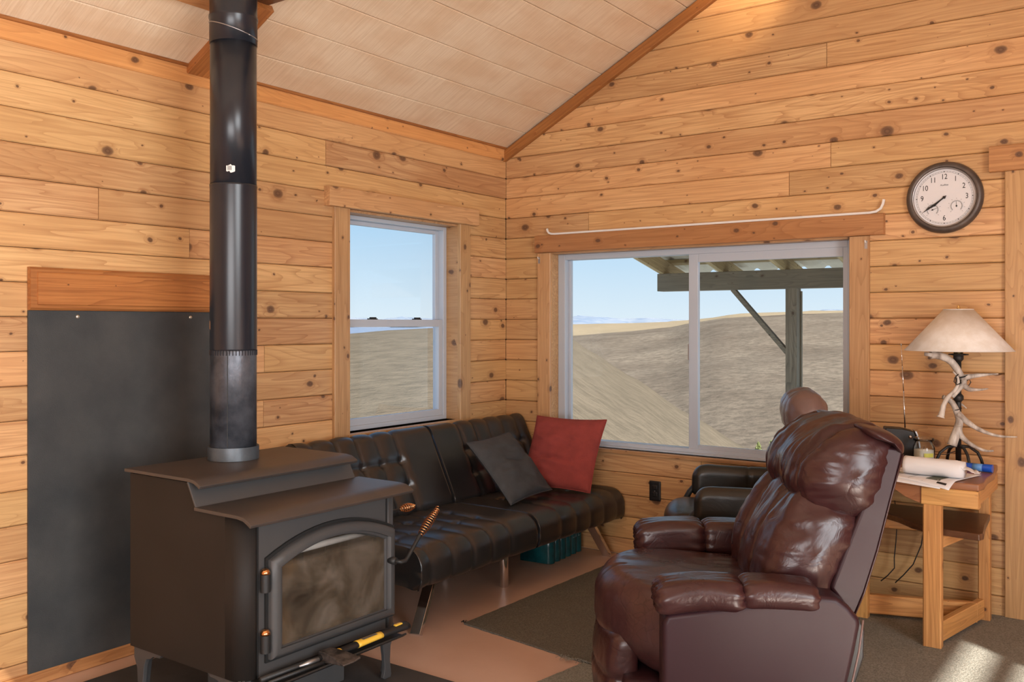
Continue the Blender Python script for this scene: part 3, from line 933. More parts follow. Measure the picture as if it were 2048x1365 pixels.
# two little green bushes on the slope
def bush(az, r, el, h, lab, seed):
    d = FW * math.cos(math.radians(az)) + RT * math.sin(math.radians(az))
    p = EYE + d * r; p.z = 1.37 + r * el
    t = thing('small_bush', lab, 'bush', p, group='green bushes on the slope')
    rr = random.Random(seed)
    mb = MB(); mb.tube([(0, 0, -0.5), (0, 0, h * 0.7)], [h * 0.05, h * 0.02], 6)
    mb.build('stem', M['bark'], t)
    mb = MB()
    for i in range(260):
        a = rr.uniform(0, 2 * PI); z = rr.uniform(0.05, 1.0) * h
        q = (1 - (z / h)) ** 0.7 * h * 0.38 * rr.uniform(0.4, 1)
        c = Vector((math.cos(a) * q, math.sin(a) * q, z)); s_ = h * 0.07
        u = Vector((rr.uniform(-1, 1), rr.uniform(-1, 1), rr.uniform(-1, 1))).normalized() * s_
        v = u.orthogonal().normalized() * s_ * 0.7
        mb.add([c - u, c + v, c + u, c - v], [(0, 1, 2, 3)])
    mb.build('foliage', M['leaf'], t)
bush(15.0, 42, -0.139, 0.60, 'green bush outside, seen low in the right pane, left one of the pair', 1)
bush(15.75, 42, -0.139, 0.68, 'green bush outside nearest the recliner back, right one of the pair', 2)

# porch roof outside the gable wall
pr = thing('porch_roof', 'weathered wooden porch roof on a beam and post outside the slider window', 'porch', (0.62, 3.3, -2.2))
def pbox(name, b, mat, bev=0.004):
    x0, x1, y0, y1, z0, z1 = b
    # boards built around their own origin so the grain follows the longest side
    o = MB().box(x0 - 0.62, x1 - 0.62, y0 - 3.3, y1 - 3.3, z0 + 2.2, z1 + 2.2).build(name, mat, pr, bevel=bev)
    return o
PY = 3.35
pbox('beam', (-0.60, 4.2, PY, PY + 0.14, 1.683, 1.855), M['deckwood'])
# post: upright grain
m = frame((0.775, PY + 0.13, -2.2), (0, 0, 1), (-1, 0, 0), (0, -1, 0))
o = board('post', 3.883, 0.125, 0.10, M['deckwood'], pr, m); 
m = frame((0.789, PY + 0.13, -2.2), (0, 0, 1), (-1, 0, 0), (0, -1, 0))
o = board('post_trim', 3.86, 0.03, 0.012, M['deckwood'], pr, m, ch=0.002)
mb = MB().tube([(0.16, PY + 0.05, 1.69), (0.70, PY + 0.05, 1.08)], 0.028, 4)
mb.v = [(x - 0.62, y - 3.3, z + 2.2) for (x, y, z) in mb.v]
mb.build('brace', M['deckwood'], pr)
SP = 0.2236
rd = Vector((0, math.cos(math.atan(SP)), -math.sin(math.atan(SP))))
rn_ = Vector((0, math.sin(math.atan(SP)), math.cos(math.atan(SP))))
ztop = 1.855
def rz(y):      # underside of rafters
    return ztop + (PY - y) * SP
k = 0
for x in (-0.575, 0.04, 0.63, 1.22, 1.81, 2.40, 2.99, 3.58):
    org = Vector((x + 0.045, 0.18, rz(0.18)))
    board('rafter', 3.75, 0.14, 0.045, M['rafterwood'], pr, frame(org, rd, (-1, 0, 0), rn_), ch=0.003)
for i in range(7):
    y = 0.35 + i * 0.52
    p = Vector((-0.75, y, rz(y))) + rn_ * 0.14
    board('purlin', 4.9, 0.035, 0.09, M['rafterwood'], pr, frame(p, (1, 0, 0), rd, rn_), ch=0.002)
# corrugated roofing: shallow ribbed sheet
mb = MB(); vs = []; fs = []
prof = []
x = -0.78
while x < 4.2:
    prof += [(x, 0), (x + 0.02, 0.022), (x + 0.05, 0.022), (x + 0.07, 0), (x + 0.22, 0)]
    x += 0.23
for (x, h) in prof:
    for y in (0.18, 3.95):
        p = Vector((x, y, rz(y))) + rn_ * (0.178 + h)
        vs.append((p.x - 0.62, p.y - 3.3, p.z + 2.2))
for i in range(len(prof) - 1):
    fs.append((2 * i, 2 * i + 1, 2 * i + 3, 2 * i + 2))
o = mb.add(vs, fs).build('roof_sheet', M['metalroof'], pr)
md = o.modifiers.new('s', 'SOLIDIFY'); md.thickness = 0.002

# ------------------------------------------------------------------ wall panel behind the stove
hp = thing('stove_wall_panel', 'black cement board panel on the left wall behind the wood stove', 'panel', (0.0, -2.57, 0.051))
MB().box(0.001, 0.012, -0.495, 0.495, 0.0, 1.368).build('board_sheet', M['blackboard'], hp, bevel=0.0015)
for y in (-0.305, 0.205):
    MB().lathe([(0.008, 0.012), (0.008, 0.016), (0.003, 0.018)], (0, y, 1.345), 12, axis=0).build('screw', M['screw'], hp, smooth=True)
vb = board('valance_board', 0.99, 0.163, 0.024, M['redwood'], None, on_left(-3.065, 1.4195, 0.0265), ch=0.009)
tag(vb, 'orange stained board with moulded edge above the black stove panel', 'board')
mb = MB()
mb.box(0.0265, 0.033, 0, 0, 0, 0) if False else None
fb = board('raised_field', 0.95, 0.125, 0.006, M['redwood'], None, on_left(-3.04, 1.4385, 0.0325), ch=0.004)
fb.parent = vb; fb.matrix_parent_inverse = vb.matrix_basis.inverted()

# ------------------------------------------------------------------ wood stove
ST = (0.57, -2.562, 0.0)
stv = thing('wood_stove', 'charcoal steel wood stove with arched glass door and stepped top', 'stove', ST)
def S(mb):      # shift world-built mesh into the stove's frame
    mb.v = [(x - ST[0], y - ST[1], z - ST[2]) for (x, y, z) in mb.v]
    return mb
def ztopf(x):
    if x <= 0.80: return 0.833
    if x >= 0.845: return 0.742
    return 0.833 + (0.742 - 0.833) * (x - 0.80) / 0.045
YL, YR = -2.927, -2.197
def side_strip(ys, sgn, name):
    pts = [(0.463, 0)]
    x = 0.463
    for x in (0.6, 0.7, 0.80, 0.822, 0.845, 0.93, 1.0):
        pts.append((x, 0))
    for a in range(0, 91, 10):
        pts.append((1.03 + 0.05 * math.sin(math.radians(a)), 0.05 - 0.05 * math.cos(math.radians(a))))
    pts.append((1.08, 0.058))
    mb = MB(); vs = []
    for (x, d) in pts:
        y = ys + sgn * d
        vs += [(x, y, 0.215), (x, y, ztopf(x))]
    fs = [(2 * i, 2 * i + 1, 2 * i + 3, 2 * i + 2) for i in range(len(pts) - 1)]
    mb.add(vs, fs)
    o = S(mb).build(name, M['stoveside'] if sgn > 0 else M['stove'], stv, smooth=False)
    md = o.modifiers.new('s', 'SOLIDIFY'); md.thickness = 0.006; md.offset = 0
    for p in o.data.polygons:
        p.use_smooth = p.index >= 7
    return o
side_strip(YL, 1, 'side_panel'); side_strip(YR, -1, 'side_panel')
S(MB().box(0.463, 0.475, YL + 0.003, YR - 0.003, 0.215, 0.833)).build('back_panel', M['stove'], stv)
S(MB().box(0.475, 1.06, YL + 0.02, YR - 0.02, 0.215, 0.225)).build('bottom_plate', M['stove'], stv)

def arch_loop(ya, yb, zb, zs, zp, n=14, nb=6, ns=5):
    """closed loop starting bottom-left: up the left side, over the arch, down the right, back along the bottom"""
    L_ = []
    for i in range(ns):
        L_.append((ya, zb + (zs - zb) * i / ns))
    for i in range(n + 1):
        t = i / n
        y = ya + (yb - ya) * t
        L_.append((y, zs + (zp - zs) * (1 - (2 * t - 1) ** 2)))
    for i in range(1, ns + 1):
        L_.append((yb, zs + (zb - zs) * i / ns))
    for i in range(1, nb):
        L_.append((yb + (ya - yb) * i / nb, zb))
    return L_
def rings(loops, close_back=False):
    mb = MB(); vs = []; n = len(loops[0][0])
    for (lp, x) in loops:
        vs += [(x, p[0], p[1]) for p in lp]
    fs = []
    for k in range(len(loops) - 1):
        for i in range(n):
            a = k * n + i; b = k * n + (i + 1) % n
            fs.append((a, b, b + n, a + n))
    return mb.add(vs, fs)
D_OUT = lambda g: arch_loop(-2.827 - g, -2.238 + g, 0.266 - g, 0.592 + g * .8, 0.662 + g)
G_IN = lambda g: arch_loop(-2.777 - g, -2.288 + g, 0.300 - g, 0.560 + g * .8, 0.618 + g)
rect = arch_loop(YL + 0.058, YR - 0.058, 0.215, 0.742, 0.742)
fp = rings([(rect, 1.08), (G_IN(-0.004), 1.08), (G_IN(-0.004), 1.06)])
S(fp).build('front_plate', M['stove'], stv)
dr = rings([(D_OUT(0), 1.081), (D_OUT(0), 1.100), (D_OUT(-0.004), 1.108), (D_OUT(-0.018), 1.116), (D_OUT(-0.032), 1.115), (G_IN(0.012), 1.108), (G_IN(0.010), 1.103), (G_IN(0.003), 1.102), (G_IN(0), 1.098), (G_IN(0), 1.088)])
door = S(dr).build('door', M['stove'], stv, smooth=True)
md = door.modifiers.new('e', 'EDGE_SPLIT'); md.split_angle = math.radians(38)
g_ = MB(); lp = G_IN(0.002); g_.add([(1.092, p[0], p[1]) for p in lp] + [(1.096, p[0], p[1]) for p in lp], [tuple(range(len(lp))), tuple(range(2 * len(lp) - 1, len(lp) - 1, -1))])
S(g_).build('door_glass', M['soot'], door, label='soot stained glass')
bk = rings([(D_OUT(0.0), 1.0805), (D_OUT(0.010), 1.0805), (D_OUT(0.010), 1.089), (D_OUT(0.0), 1.089)])
S(bk).build('door_gap_shade', M['darkgap'], door)  # black ring standing in for the shadow gap round the door
for zc in (0.523, 0.325):
    h = MB().lathe([(0.0165, zc - 0.028), (0.0165, zc + 0.03)], (1.10, -2.848, 0), 16)
    hb = S(h).build('hinge', M['iron'], stv, smooth=True); hb.data.polygons[-1].use_smooth = False
    hb.modifiers.new('e', 'EDGE_SPLIT')
    c_ = MB().lathe([(0.0165, zc + 0.03), (0.0155, zc + 0.038), (0.011, zc + 0.045), (0.004, zc + 0.0485), (0.0005, zc + 0.049)], (1.10, -2.848, 0), 16)
    S(c_).build('cap', M['copper'], hb, smooth=True, label='copper cap')
S(MB().box(1.0795, 1.0812, -2.874, -2.860, 0.216, 0.742)).build('groove_shade', M['darkgap'], stv)  # flat dark strips imitate the shade of a recess, nothing is cut in
S(MB().box(1.0795, 1.0812, -2.264, -2.254, 0.216, 0.742)).build('groove_shade', M['darkgap'], stv)
# firebox
for i in range(4):
    S(MB().box(0.60, 0.63, -2.80 + i * 0.12, -2.683 + i * 0.12, 0.30, 0.60)).build('firebrick', M['firebrick'], stv, bevel=0.003)
for yy in (-2.83, -2.27):
    for i in range(3):
        S(MB().box(0.63 + i * 0.13, 0.757 + i * 0.13, yy, yy + 0.03, 0.30, 0.58)).build('firebrick', M['firebrick'], stv, bevel=0.003)
ab = MB().rbox(0.40, 0.48, 0.12, 0.05, 0.03, warp=lambda p, n: p + Vector((0, 0, noise.noise(p * 14) * 0.03)) if p.z > 0 else p, mat=Matrix.Translation((0.85, -2.53, 0.27)))
S(ab).build('ash_bed', M['ash'], stv, smooth=True)
tb = MB().tube([(1.04, -2.79, 0.585), (1.04, -2.28, 0.585)], 0.012, 10)
S(tb).build('air_tube', M['airtube'], stv, smooth=True)
# stepped top
def plate(name, path, t, mat, ya=-2.945, yb=-2.18):
    up = []; dn = []
    P = [Vector((a, b)) for a, b in path]
    for i, p in enumerate(P):
        d = (P[min(i + 1, len(P) - 1)] - P[max(i - 1, 0)]).normalized()
        nrm = Vector((-d.y, d.x))
        up.append(p + nrm * t / 2); dn.append(p - nrm * t / 2)
    poly = [tuple(p) for p in up] + [tuple(p) for p in reversed(dn)]
    return S(MB().prism(poly, 1, ya, yb)).build(name, mat, stv, bevel=0.002)
plate('upper_shelf', [(0.44, 0.843), (0.70, 0.843), (0.82, 0.843), (0.848, 0.839), (0.868, 0.830), (0.880, 0.823)], 0.012, M['stovetop'], ya=-2.94, yb=-2.212)
plate('riser', [(0.812, 0.837), (0.856, 0.758), (0.866, 0.752)], 0.008, M['stove'], ya=-2.94, yb=-2.205)
plate('lower_shelf', [(0.856, 0.752), (0.95, 0.751), (1.08, 0.751), (1.11, 0.747), (1.13, 0.738), (1.147, 0.728)], 0.012, M['stovetop'])
# legs
for (cx, sx_) in ((0.475, 1), (1.065, -1)):
    for (cy, sy_) in ((YL + 0.012, 1), (YR - 0.012, -1)):
        prof = [(0, 0.218), (0.17, 0.218), (0.155, 0.20), (0.115, 0.196), (0.10, 0.186), (0.075, 0.18), (0.062, 0.155), (0.055, 0.11), (0.050, 0.06), (0.058, 0.024), (0.052, 0.0185), (0.018, 0.0185), (0.014, 0.03), (0.022, 0.08), (0.018, 0.14), (0.0, 0.175)]
        mb = MB()
        mb.prism([(cx + sx_ * a, b) for a, b in prof], 1, cy - 0.008, cy + 0.008)
        mb.prism([(cy + sy_ * a, b) for a, b in prof], 0, cx - 0.008, cx + 0.008)
        S(mb).build('leg', M['stove'], stv, bevel=0.002)
S(MB().box(0.62, 0.96, -2.72, -2.36, 0.022, 0.216)).build('ash_box', M['stove'], stv, bevel=0.004)
lipm = MB().prism([(1.06, 0.204), (1.175, 0.204), (1.192, 0.216), (1.188, 0.221), (1.172, 0.211), (1.06, 0.211)], 1, -2.885, -2.268)
S(lipm).build('ash_lip', M['iron'], stv, bevel=0.001)
# handle
def helix(p0, p1, r0, turns, wire, n=10):
    p0, p1 = Vector(p0), Vector(p1)
    d = (p1 - p0).normalized(); a = d.orthogonal().normalized(); b = d.cross(a)
    pts = []
    N = int(turns * 14)
    for i in range(N + 1):
        t = i / N
        r = r0(t)
        pts.append(p0 + (p1 - p0) * t + (a * math.cos(t * turns * 2 * PI) + b * math.sin(t * turns * 2 * PI)) * r)
    return MB().tube(pts, wire, 6)
hd = MB().tube([(1.105, -2.266, 0.478), (1.15, -2.266, 0.478), (1.155, -2.262, 0.477), (1.155, -2.235, 0.476), (1.155, -2.222, 0.486), (1.150, -2.150, 0.553), (1.148, -2.075, 0.607)], 0.0075, 10)
hd.tube([(1.10, -2.266, 0.478), (1.135, -2.266, 0.478)], 0.014, 12)
hnd = S(hd).build('door_handle', M['iron'], stv, smooth=True)
sg = helix((1.150, -2.146, 0.556), (1.143, -2.030, 0.640), lambda t: 0.0095 + 0.0075 * math.sin(PI * min(1, t * 1.15)) ** 1.0 if t < 0.87 else 0.010, 13, 0.0020)
S(sg).build('spring_grip', M['copper'], hnd, smooth=True, label='coiled copper spring grip')
dp = S(MB().tube([(0.90, -2.21, 0.602), (0.90, -1.985, 0.600)], 0.005, 8)).build('draft_rod', M['iron'], stv, smooth=True)
S(helix((0.90, -1.99, 0.60), (0.90, -1.895, 0.598), lambda t: 0.004 + 0.013 * math.sin(PI * t), 9, 0.002)).build('spring_grip', M['copper'], dp, smooth=True, label='small coiled copper spring grip')

# hearth pad
o = MB().box(0.16, 1.42, -3.30, -2.12, 0.0, 0.018).build('hearth_pad', plain('hearth_pad', (0.055, 0.05, 0.048), 0.7, var=0.3), bevel=0.003)
tag(o, 'dark grey floor pad under the wood stove', 'hearth pad')

# stove pipe
PC = (0.565, -2.562)
sp_ = thing('stove_pipe', 'tall black stove pipe rising from the stove top to the ceiling', 'stove pipe', (PC[0], PC[1], 0.850))
z0_ = 0.850
MB().lathe([(0.0955, 0.0), (0.0955, 0.050), (0.093, 0.050), (0.0875, 0.048)], (0, 0, 0), 48).build('collar', M['pipecollar'], sp_, smooth=True).modifiers.new('e', 'EDGE_SPLIT')
lo = MB().lathe([(0.0865, 0.02), (0.0865, 1.262 - z0_), (0.085, 1.272 - z0_)], (0, 0, 0), 48).build('lower_section', M['pipeold'], sp_, smooth=True, label='scorched grey lower section')
a_ = math.radians(-52)
MB().tube([(0.0870 * math.cos(a_), 0.0870 * math.sin(a_), 0.05), (0.0870 * math.cos(a_), 0.0870 * math.sin(a_), 1.262 - z0_)], 0.0018, 6).build('seam', M['iron'], lo)
lo = MB().lathe([(0.0845, 1.262 - z0_), (0.0875, 1.272 - z0_), (0.0875, 1.888 - z0_), (0.0885, 1.893 - z0_), (0.0885, 1.90 - z0_)], (0, 0, 0), 64).build('middle_section', M['pipeblack'], sp_, smooth=True)
cr_ = MB()
for i in range(46):
    a = 2 * PI * i / 46
    cr_.tube([(0.0872 * math.cos(a), 0.0872 * math.sin(a), 1.248 - z0_), (0.0872 * math.cos(a), 0.0872 * math.sin(a), 1.268 - z0_)], 0.0016, 5)
cr_.build('crimped_edge', M['pipeblack'], lo)
up = MB().lathe([(0.0865, 1.893 - z0_), (0.0865, 2.455 - z0_)], (0, 0, 0), 64).build('upper_section', M['pipeblack'], sp_, smooth=True)
el = MB().lathe([(0.089, 2.44 - z0_), (0.089, 2.53 - z0_), (0.0915, 2.535 - z0_), (0.0915, 2.545 - z0_), (0.0885, 2.55 - z0_), (0.0885, 2.69 - z0_)], (0, 0, 0), 64).build('elbow', M['pipeblack'], sp_, smooth=True)
rg_ = []
for i in range(49):
    a = 2 * PI * i / 48
    rg_.append((0.0895 * math.cos(a), 0.0895 * math.sin(a), 2.492 - z0_ + 0.030 * math.cos(a + 2.6)))
MB().tube(rg_, 0.002, 6).build('swivel_seam', M['steel'], el, smooth=True)
def pipe_label(name, aw, z, wdt, hgt, mat, seed):
    rr = random.Random(seed); vs = []; n_ = 7
    for i in range(n_):
        for j in (0, 1):
            a = aw + (i / (n_ - 1) - 0.5) * wdt / 0.087
            zz = z + (j - 0.5) * hgt * rr.uniform(0.6, 1.15)
            vs.append((0.0876 * math.cos(a), 0.0876 * math.sin(a), zz))
    fs = [(2 * i, 2 * i + 2, 2 * i + 3, 2 * i + 1) for i in range(n_ - 1)]
    o = MB().add(vs, fs).build(name, mat, sp_)
    md = o.modifiers.new('s', 'SOLIDIFY'); md.thickness = 0.0004
    return o
va = math.atan2(-4.815 + 2.562, 3.495 - 0.565)
o = pipe_label('torn_label', va - 0.12, 1.952 - z0_, 0.032, 0.030, M['white'], 4); o['label'] = 'torn white sticker remnant'
l2 = MB()
for i in range(4):
    a = va - 0.24 + i * 0.045
    l2.add([(0.0884 * math.cos(a), 0.0884 * math.sin(a), 1.945 - z0_), (0.0884 * math.cos(a + .022), 0.0884 * math.sin(a + .022), 1.945 - z0_), (0.0884 * math.cos(a + .022), 0.0884 * math.sin(a + .022), 1.962 - z0_), (0.0884 * math.cos(a), 0.0884 * math.sin(a), 1.962 - z0_)], [(0, 1, 2, 3)])
l2.build('label_print', M['ink'], o)
pipe_label('torn_label', va - 1.50, 1.362 - z0_, 0.03, 0.034, M['casing'], 6)['label'] = 'torn tan sticker remnant'

# hatchet and poker on the ash lip
ht = thing('hatchet', 'small hatchet with black and yellow rubber handle lying on the stove ledge', 'hatchet', (1.14, -2.62, 0.213))
hq = frame((1.158, -2.600, 0.232), Vector((0.03, 0.32, 0.016)).normalized(), (0, 0, 1), Vector((0.03, 0.32, 0.016)).normalized().cross(Vector((0, 0, 1))))
def H_(mb):
    mb.v = [tuple((hq @ Vector(p)) - Vector((1.14, -2.62, 0.213))) for p in mb.v]
    return mb
def handle_seg(a, b, ra, rb):
    mb = MB(); pts = []; n_ = 8
    vs = []; fs = []
    for i in range(n_ + 1):
        t = i / n_; x = a + (b - a) * t; r = ra + (rb - ra) * t
        dz = -0.006 * math.sin(x / 0.33 * PI)
        for k in range(14):
            an = 2 * PI * k / 14
            vs.append((x, 0.62 * r * math.cos(an), dz + r * math.sin(an)))
    for i in range(n_):
        for k in range(14):
            fs.append((i * 14 + k, i * 14 + (k + 1) % 14, (i + 1) * 14 + (k + 1) % 14, (i + 1) * 14 + k))
    fs += [tuple(range(13, -1, -1)), tuple(range(n_ * 14, n_ * 14 + 14))]
    return mb.add(vs, fs)
hh = H_(handle_seg(-0.02, 0.105, 0.017, 0.019)).build('handle', M['black'], ht, smooth=True)
H_(handle_seg(0.020, 0.026, 0.0195, 0.0195)).build('collar_ring', M['yellow'], hh, smooth=True)
H_(handle_seg(0.100, 0.215, 0.0200, 0.0185)).build('grip', M['yellow'], ht, smooth=True, label='yellow middle grip')
H_(handle_seg(0.205, 0.335, 0.0178, 0.024)).build('butt', M['black'], ht, smooth=True)
bt = MB().rbox(0.035, 0.006, 0.016, 0.003, 0.004); bt.v = [(x + 0.295, y + 0.0145, z - 0.002) for x, y, z in bt.v]
H_(bt).build('lanyard_hole', M['yellow'], ht, smooth=True)
lbp = MB().box(0.125, 0.19, 0.0125, 0.0133, -0.007, 0.006); H_(lbp).build('maker_plate', M['steel'], ht)
hp_ = MB(); head = [(-0.045, -0.030), (-0.030, -0.028), (0.004, -0.024), (0.02, 0.03), (0.035, 0.098), (0.0, 0.108), (-0.045, 0.106), (-0.040, 0.05), (-0.042, 0.0)]
# head: wedge, thick at the poll and thin at the blade
vs = []
for s_ in (-1, 1):
    for (x, z) in head:
        tk = 0.017 * (1 - max(0, (z + 0.0) / 0.115)) + 0.0015
        vs.append((x, s_ * tk, z))
n_ = len(head)
hp_.add(vs, [tuple(range(n_)), tuple(range(2 * n_ - 1, n_ - 1, -1))] + [(i, i + n_, (i + 1) % n_ + n_, (i + 1) % n_) for i in range(n_)])
H_(hp_).build('head', M['rust'], ht, bevel=0.002)
pk = thing('poker', 'sooty black fire poker with a worn grey handle lying beside the hatchet', 'poker', (1.13, -2.74, 0.213))
def K_(mb):
    mb.v = [(x - 1.13, y + 2.74, z - 0.213) for (x, y, z) in mb.v]
    return mb
K_(MB().tube([(1.120, -2.885, 0.224), (1.132, -2.70, 0.226), (1.136, -2.64, 0.228)], [0.010, 0.012, 0.010], 8)).build('shaft', M['iron'], pk, smooth=True)
K_(MB().tube([(1.141, -2.742, 0.229), (1.147, -2.70, 0.231), (1.150, -2.665, 0.232)], [0.004, 0.0105, 0.008], 8)).build('handle', M['steel'], pk, smooth=True)
K_(MB().tube([(1.155, -2.88, 0.222), (1.165, -2.72, 0.224), (1.17, -2.66, 0.224)], [0.006, 0.007, 0.007], 8)).build('hook_rod', M['iron'], pk, smooth=True)
# ------------------------------------------------------------------ futon
FT = (0.45, -0.93, 0.0)
fut = thing('futon_sofa', 'black tufted faux leather futon along the left wall under the window', 'sofa', FT)
def tuft(u, v, seams, rows, pitch, amp=0.010, rows_on=True, rowk=0.5):
    if not seams:
        return 0
    du = min(abs(u - s) for s in seams)
    inside = seams[0] - 0.02 <= u <= seams[-1] + 0.02
    lo_ = [s for s in seams if s <= u]; hi_ = [s for s in seams if s > u]
    if lo_ and hi_:
        t = (u - lo_[-1]) / (hi_[0] - lo_[-1]); bu = max(0.0, math.sin(PI * t)) ** 0.55
    else:
        bu = min(1.0, du / 0.05) ** 0.6
    h = amp * bu - 0.005 * math.exp(-(du / 0.007) ** 2)
    if rows_on:
        dv = min(abs(v - r) for r in rows)
        if inside:
            rb = min(1.0, dv / 0.05) ** 0.6
            h = h * (1 - rowk + rowk * rb) - 0.0055 * rowk * 1.6 * math.exp(-(dv / 0.009) ** 2)
        h -= 0.017 * math.exp(-(du * du + dv * dv) / (0.020 ** 2))
    return h
def cushion(name, W, Dp, T, seams, rows, mtx, rowk=0.5, amp=0.010, r=0.05, step=0.0125, extra=None, parent=fut, mat=None):
    """W along local x, Dp along local y (front = -y), T along z (face = +z)"""
    def wp(p, n):
        f = max(0.0, n.z) + max(0.0, -n.y) * 0.8
        f = min(1.0, f)
        if f > 0:
            on = p.z > -T * 0.1
            rows_here = rows
            h = tuft(p.x, p.y, seams, rows_here, 0.15, amp=amp, rows_on=n.z > 0.6, rowk=rowk)
            p = p + n * h * f
            p = p + n * noise.noise(Vector((p.x * 6, p.y * 7, p.z * 6))) * 0.0015 * f
        if extra:
            p = extra(p, n)
        return p
    mb = MB().rbox(W, Dp, T, r, step, warp=wp, mat=mtx, flatx=True)
    mb.v = [(x - FT[0], y - FT[1], z - FT[2]) for (x, y, z) in mb.v]
    return mb.build(name, mat or M['blackleather'], parent, smooth=True)
for (ya, yb, mir) in ((-1.835, -0.941, 1), (-0.921, -0.03, -1)):
    W = yb - ya
    # local x -> world +y ; local -y (front) -> world +x
    seams = [mir * s for s in (-0.375, -0.225, -0.075, 0.075, 0.225)]; seams.sort()
    mt = Matrix.Translation((0.575, (ya + yb) / 2, 0.306)) @ Matrix(((0, -1, 0, 0), (1, 0, 0, 0), (0, 0, 1, 0), (0, 0, 0, 1)))
    def droop(p, n):      # nose of the seat drops a little
        if p.y < -0.18:
            p = p + Vector((0, 0, -0.02 * ((-p.y - 0.18) / 0.12) ** 2))
        return p
    st_ = cushion('seat', W, 0.60, 0.165, seams, (-0.07, 0.10), mt, rowk=0.22, r=0.062, extra=droop)
    # piping round the seat's outer ends
    ye = ya + 0.004 if mir == 1 else yb - 0.004
    pp = []
    for (x, z) in ((0.33, 0.390), (0.60, 0.390), (0.76, 0.386), (0.81, 0.374), (0.848, 0.352), (0.870, 0.32), (0.878, 0.28), (0.876, 0.245), (0.862, 0.217)):
        pp.append((x - FT[0], ye - FT[1], z))
    MB().tube(pp, 0.004, 6).build('piping', M['black'], st_, smooth=True)
    # back: frame axes along the lean
    lean = Vector((-0.425, 0, 0.905)).normalized(); fwd = Vector((0.905, 0, 0.425)).normalized()
    seamsb = [mir * s for s in (-0.365, -0.225, -0.085, 0.055, 0.195)] ; seamsb.sort()
    mb_ = frame(Vector((0.325, (ya + yb) / 2 - (0.025 if mir == 1 else 0), 0.385)) + lean * 0.225 - fwd * 0.062, (0, 1, 0), tuple(-lean), tuple(fwd))
    bk_ = cushion('backrest', W + (0.05 if mir == 1 else 0), 0.465, 0.125, seamsb, (-0.06, 0.075), mb_, rowk=0.75, amp=0.015, r=0.05)
    yi = yb - 0.003 if mir == 1 else ya + 0.003
    pp = []
    for (a, b) in ((-0.215, 0.062), (0.0, 0.063), (0.15, 0.060), (0.195, 0.05), (0.222, 0.02), (0.228, -0.03)):
        q = Vector((0.325, yi, 0.385)) + lean * (0.225 + a) - fwd * (0.062 - b)
        pp.append((q.x - FT[0], q.y - FT[1], q.z))
    MB().tube(pp, 0.0035, 6).build('piping', M['black'], bk_, smooth=True)
    pp = []
    for (a, b) in ((-0.22, 0.052), (0.15, 0.056), (0.195, 0.05), (0.222, 0.02), (0.224, -0.03)):
        q = Vector((0.325, ye - (0.05 if mir == 1 else 0), 0.385)) + lean * (0.225 + a) - fwd * (0.062 - b)
        pp.append((q.x - FT[0], q.y - FT[1], q.z))
    MB().tube(pp, 0.0035, 6).build('piping', M['black'], bk_, smooth=True)
def FB(mb):
    mb.v = [(x - FT[0], y - FT[1], z) for (x, y, z) in mb.v]
    return mb
FB(MB().box(0.20, 0.80, -1.78, -0.08, 0.20, 0.228)).build('frame', M['black'], fut, bevel=0.005)
def bar(p, q, w_, t_):
    p, q = Vector(p), Vector(q); d = (q - p).normalized(); a = Vector((1, 0, 0)); a = (a - d * a.dot(d)).normalized(); b = d.cross(a)
    vs = []
    for e_ in (p, q):
        for (s1, s2) in ((-1, -1), (1, -1), (1, 1), (-1, 1)):
            vs.append(e_ + a * s1 * w_ / 2 + b * s2 * t_ / 2)
    return MB().add(vs, [(3, 2, 1, 0), (4, 5, 6, 7), (0, 1, 5, 4), (1, 2, 6, 5), (2, 3, 7, 6), (3, 0, 4, 7)])
FB(bar((0.800, -1.775, 0.0), (0.765, -1.63, 0.215), 0.055, 0.022)).build('leg', M['chrome'], fut, bevel=0.002)
FB(bar((0.25, -1.775, 0.0), (0.28, -1.63, 0.215), 0.055, 0.022)).build('leg', M['chrome'], fut, bevel=0.002)
FB(bar((0.80, -0.085, 0.0), (0.765, -0.23, 0.215), 0.055, 0.022)).build('leg', M['chrome'], fut, bevel=0.002)
FB(bar((0.25, -0.085, 0.0), (0.28, -0.23, 0.215), 0.055, 0.022)).build('leg', M['chrome'], fut, bevel=0.002)
FB(MB().lathe([(0.023, 0.0), (0.025, 0.004), (0.025, 0.215)], (0.675, -0.95, 0), 24)).build('leg', M['chrome'], fut, smooth=True).modifiers.new('e', 'EDGE_SPLIT')
FB(MB().lathe([(0.023, 0.0), (0.025, 0.004), (0.025, 0.215)], (0.28, -0.95, 0), 24)).build('leg', M['chrome'], fut, smooth=True).modifiers.new('e', 'EDGE_SPLIT')

